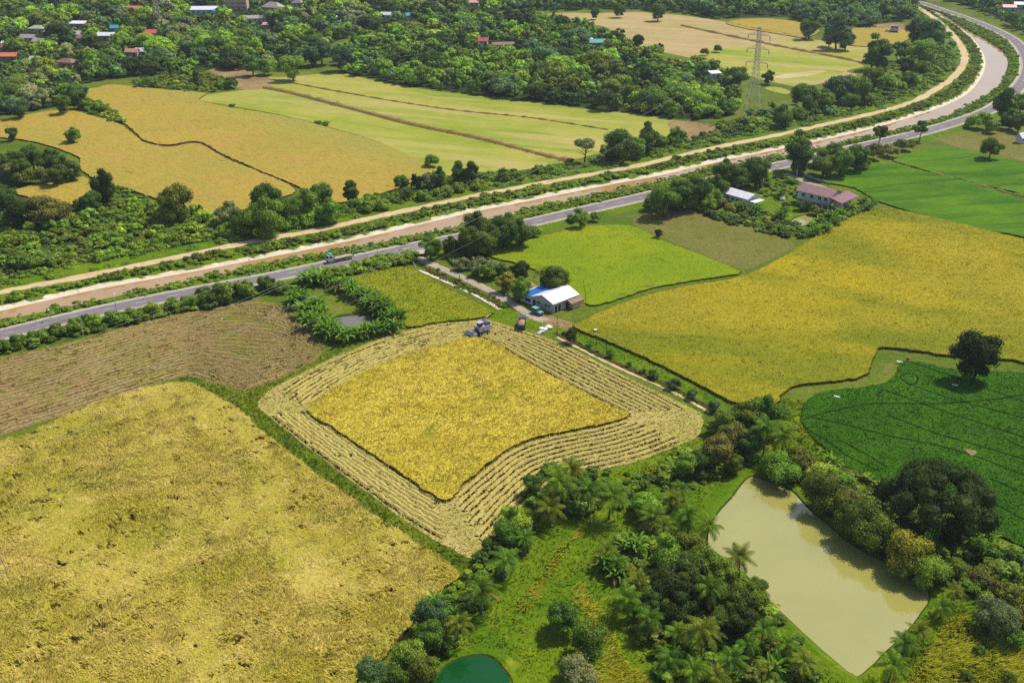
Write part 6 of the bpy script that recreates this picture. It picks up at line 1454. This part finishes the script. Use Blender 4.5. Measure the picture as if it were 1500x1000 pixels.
# motorbikes under the tree by the lane
def bike(px, rz, label, col):
    x, y = G(px)[0]; o = empty('motorbike', (x, y, .03), rz)
    for xx in (-.62, .62):
        b = MB(); b.wheel((xx, 0, .29), .29, .1, math.pi / 2, 12); w = b.build('wheel', TYRE, o); b = MB(); b.wheel((xx, 0, .29), .17, .12, math.pi / 2, 10); b.build('rim', RIM, w)
    b = MB(); b.prism([(-.75, .62), (-.3, .42), (.25, .4), (.5, .75), (.45, .95), (.3, .62), (-.25, .66), (-.75, .75)], -.14, .14); b.build('body', col, o)
    b = MB(); b.box((-.35, 0, .77), (.75, .26, .1)); b.build('seat', CHASS, o)
    b = MB(); b.tube([(.42, -.34, 1.02), (.45, 0, .98), (.42, .34, 1.02)], .03, 6); b.tube([(.45, 0, .98), (.62, 0, .3)], .04, 6); b.build('handlebar', CHASS, o)
    b = MB(); b.box((.56, 0, .85), (.12, .3, .3)); b.build('front_panel', SACK, o)
    tag(o, label, 'motorbike', 'motorbikes by the lane')
bike((739, 434), -.6, 'dark red motorbike with pale front nearer the lane', paint('bike_red', (110, 26, 30)))
bike((746, 437), -.9, 'dark motorbike with pale front nearer the blue and white house', paint('bike_dark', (54, 34, 40)))

# ------------------------------------------------------------------ lattice towers and cables
STEEL = simple('galvanised_steel', lin(206, 198, 186, .8), .5, .4, .2, .15)
INSM = paint('insulator_brown', (70, 60, 58))
def zfor(x, y, ypx):
    zs = np.linspace(0, 70, 1401); return float(zs[np.abs(np.array([PX(x, y, z)[1] for z in zs]) - ypx).argmin()])
T1 = G((1102, 172))[0]; HT = zfor(*T1, 40)
LV = [zfor(*T1, yy) + 2.2 for yy in (99, 79, 59)]
def lattice(b, prof, r, lvl):
    """four tapering legs with X bracing; prof = [(z, half width)]"""
    zs = []; z = 0
    while z < prof[-1][0] - .5:
        zs.append(z); hw = np.interp(z, *zip(*prof)); z += max(1.3, hw * 1.55)
    zs.append(prof[-1][0]); H = [np.interp(z, *zip(*prof)) for z in zs]
    cs = [(-1, -1), (1, -1), (1, 1), (-1, 1)]
    for cx, cy in cs: b.tube([(cx * h, cy * h, z) for z, h in zip(zs, H)], r, 4, 0, False)
    for k in range(len(zs) - 1):
        for i in range(4):
            (ax, ay), (bx, by_) = cs[i], cs[(i + 1) % 4]; h0, h1, z0, z1 = H[k], H[k + 1], zs[k], zs[k + 1]
            b.tube([(ax * h0, ay * h0, z0), (bx * h1, by_ * h1, z1)], r * .6, 4, 0, False); b.tube([(bx * h0, by_ * h0, z0), (ax * h1, ay * h1, z1)], r * .6, 4, 0, False)
            b.tube([(ax * h1, ay * h1, z1), (bx * h1, by_ * h1, z1)], r * .5, 4, 0, False)
ARM = 5.4
def tower_mesh():
    b = MB(); lattice(b, [(0, 4.0), (HT * .45, 1.6), (HT * .62, 1.05), (HT, .7)], .10, 0); body = b.mesh('lattice_body', [STEEL])
    arms = []
    for z in LV:
        for s in (-1, 1):
            b = MB(); e = (s * ARM, 0, z)
            for yy in (-.8, .8):
                b.tube([(s * .8, yy, z + .2), e], .09, 4, 0, False); b.tube([(s * .8, yy, z + 1.7), e], .07, 4, 0, False)
                for f in (.33, .66): b.tube([(s * (.8 + (ARM - .8) * f), yy * (1 - f), z + .2 * (1 - f)), (s * (.8 + (ARM - .8) * f), yy * (1 - f), z + 1.7 * (1 - f))], .05, 4, 0, False)
            arms.append((b.mesh('cross_arm', [STEEL]), s, z))
    ins = MB(); ins.tube([(0, 0, 0), (0, 0, -.3), (0, 0, -1.8), (0, 0, -2.2)], [.08, .17, .17, .06], 7); ins = ins.mesh('insulator', [INSM])
    return body, arms, ins
TM = tower_mesh()
def tower(pos, rz, label):
    o = empty('lattice_tower', (*pos, 0), rz)
    c = bpy.data.objects.new('lattice_body', TM[0]); COL.objects.link(c); c.parent = o
    pts = []
    for me, s, z in TM[1]:
        a = bpy.data.objects.new('cross_arm', me); COL.objects.link(a); a.parent = o
        i = bpy.data.objects.new('insulator', TM[2]); COL.objects.link(i); i.parent = a; i.location = (s * ARM, 0, z)
        pts.append(np.array([pos[0] + math.cos(rz) * s * ARM, pos[1] + math.sin(rz) * s * ARM, z - 2.2]))
    tag(o, label, 'lattice tower', 'lattice towers of the power line'); return pts
T2 = G((-33, 850))[0]; dd = T1 - T2; RZ = math.atan2(dd[1], dd[0]) - math.pi / 2
T3 = T1 + dd * .95
P1 = tower(T1, RZ, 'tall pale lattice power tower standing in the thicket beyond the canal')
P2 = tower(T2, RZ, 'lattice power tower whose leg stands at the left photo edge')
P3 = tower(T3, RZ, 'most distant lattice power tower beyond the far wood')
CABLE = simple('aluminium_cable', lin(150, 148, 142, .8), .6, .3, .3, .05)
names = ['lowest', 'middle', 'topmost']
for k in range(6):
    side = 'left' if k % 2 == 0 else 'right'
    for A_, B_, where, sag in ((P2[k], P1[k], 'crossing the canal', 7.0), (P1[k], P3[k], 'beyond the tall tower', 8.0)):
        t = np.linspace(0, 1, 40)[:, None]; Pn = A_ * (1 - t) + B_ * t; Pn[:, 2] -= (4 * sag * t * (1 - t))[:, 0]
        b = MB(); b.tube(Pn, .022, 4, 0, False)
        tag(b.build('power_cable', CABLE), f'{names[k // 2]} power cable on the {side} side of the line {where}', 'cable', 'power cables of the tower line')
# telecom mast in the village
xm, ym = G((232, 44))[0]; o = empty('telecom_mast', (xm, ym, 0), .3); b = MB(); lattice(b, [(0, 2.4), (30, 1.0), (48, .6)], .2, 0); b.build('lattice_body', STEEL, o)
for k in range(3):
    b = MB(); a = k * 2.1; b.box((math.cos(a) * 1.0, math.sin(a) * 1.0, 44), (.25, .5, 2.2), a); b.build('antenna', FRAME, o)
tag(o, 'tall thin pale lattice mast behind the red roofs', 'mast')
# ------------------------------------------------------------------ light, air, camera
EL = math.radians(55); AZ = math.atan2(.79, .61)         # sun stands to the right and a little ahead
sv = Vector((math.sin(AZ) * math.cos(EL), math.cos(AZ) * math.cos(EL), math.sin(EL)))
su = bpy.data.lights.new('sun', 'SUN'); su.energy = 4.5; su.angle = math.radians(.5); su.color = (1.0, .95, .86)
so = bpy.data.objects.new('sun', su); COL.objects.link(so); so.rotation_euler = (-sv).to_track_quat('-Z', 'Y').to_euler()
w = bpy.data.worlds.new("World"); SC.world = w; w.use_nodes = True; nt = w.node_tree
sk = nt.nodes.new("ShaderNodeTexSky"); sk.sky_type = 'NISHITA'; sk.sun_disc = False; sk.sun_elevation = EL; sk.sun_rotation = AZ
sk.air_density = 1.0; sk.dust_density = 1.5
bg = nt.nodes["Background"]; bg.inputs[1].default_value = .13; nt.links.new(sk.outputs[0], bg.inputs[0])
# thin humid air over the plain
HZ = 0.00007
t = NT('humid_air'); v = t.n("ShaderNodeVolumePrincipled"); v.inputs["Color"].default_value = (.78, .88, 1.0, 1); v.inputs["Density"].default_value = HZ; v.inputs["Anisotropy"].default_value = .2
t.l(v.outputs[0], t.out.inputs["Volume"])
b = MB(); b.box((0, 1450, 67), (5300, 4500, 136)); tag(b.build('haze', t.mat), 'thin pale humid haze over the plain', 'haze', None, 'stuff')
cam = bpy.data.cameras.new('camera'); co = bpy.data.objects.new('camera', cam); COL.objects.link(co)
co.location = (0, 0, HC); co.rotation_euler = (math.pi / 2 - TH, 0, 0); cam.sensor_width = 36; cam.lens = 36 * F / 1500; cam.clip_end = 9000
SC.camera = co
vs = SC.view_settings; SC.display_settings.display_device = 'sRGB'; vs.view_transform = 'Standard'; vs.look = 'None'; vs.exposure = 0.08; vs.gamma = 1.0; vs.use_curve_mapping = False
cy = SC.cycles if hasattr(SC, 'cycles') else None
SC.render.engine = 'CYCLES'
SC.cycles.max_bounces = 6; SC.cycles.diffuse_bounces = 2; SC.cycles.glossy_bounces = 2; SC.cycles.transmission_bounces = 2; SC.cycles.volume_bounces = 0; SC.cycles.transparent_max_bounces = 4
SC.cycles.use_denoising = False
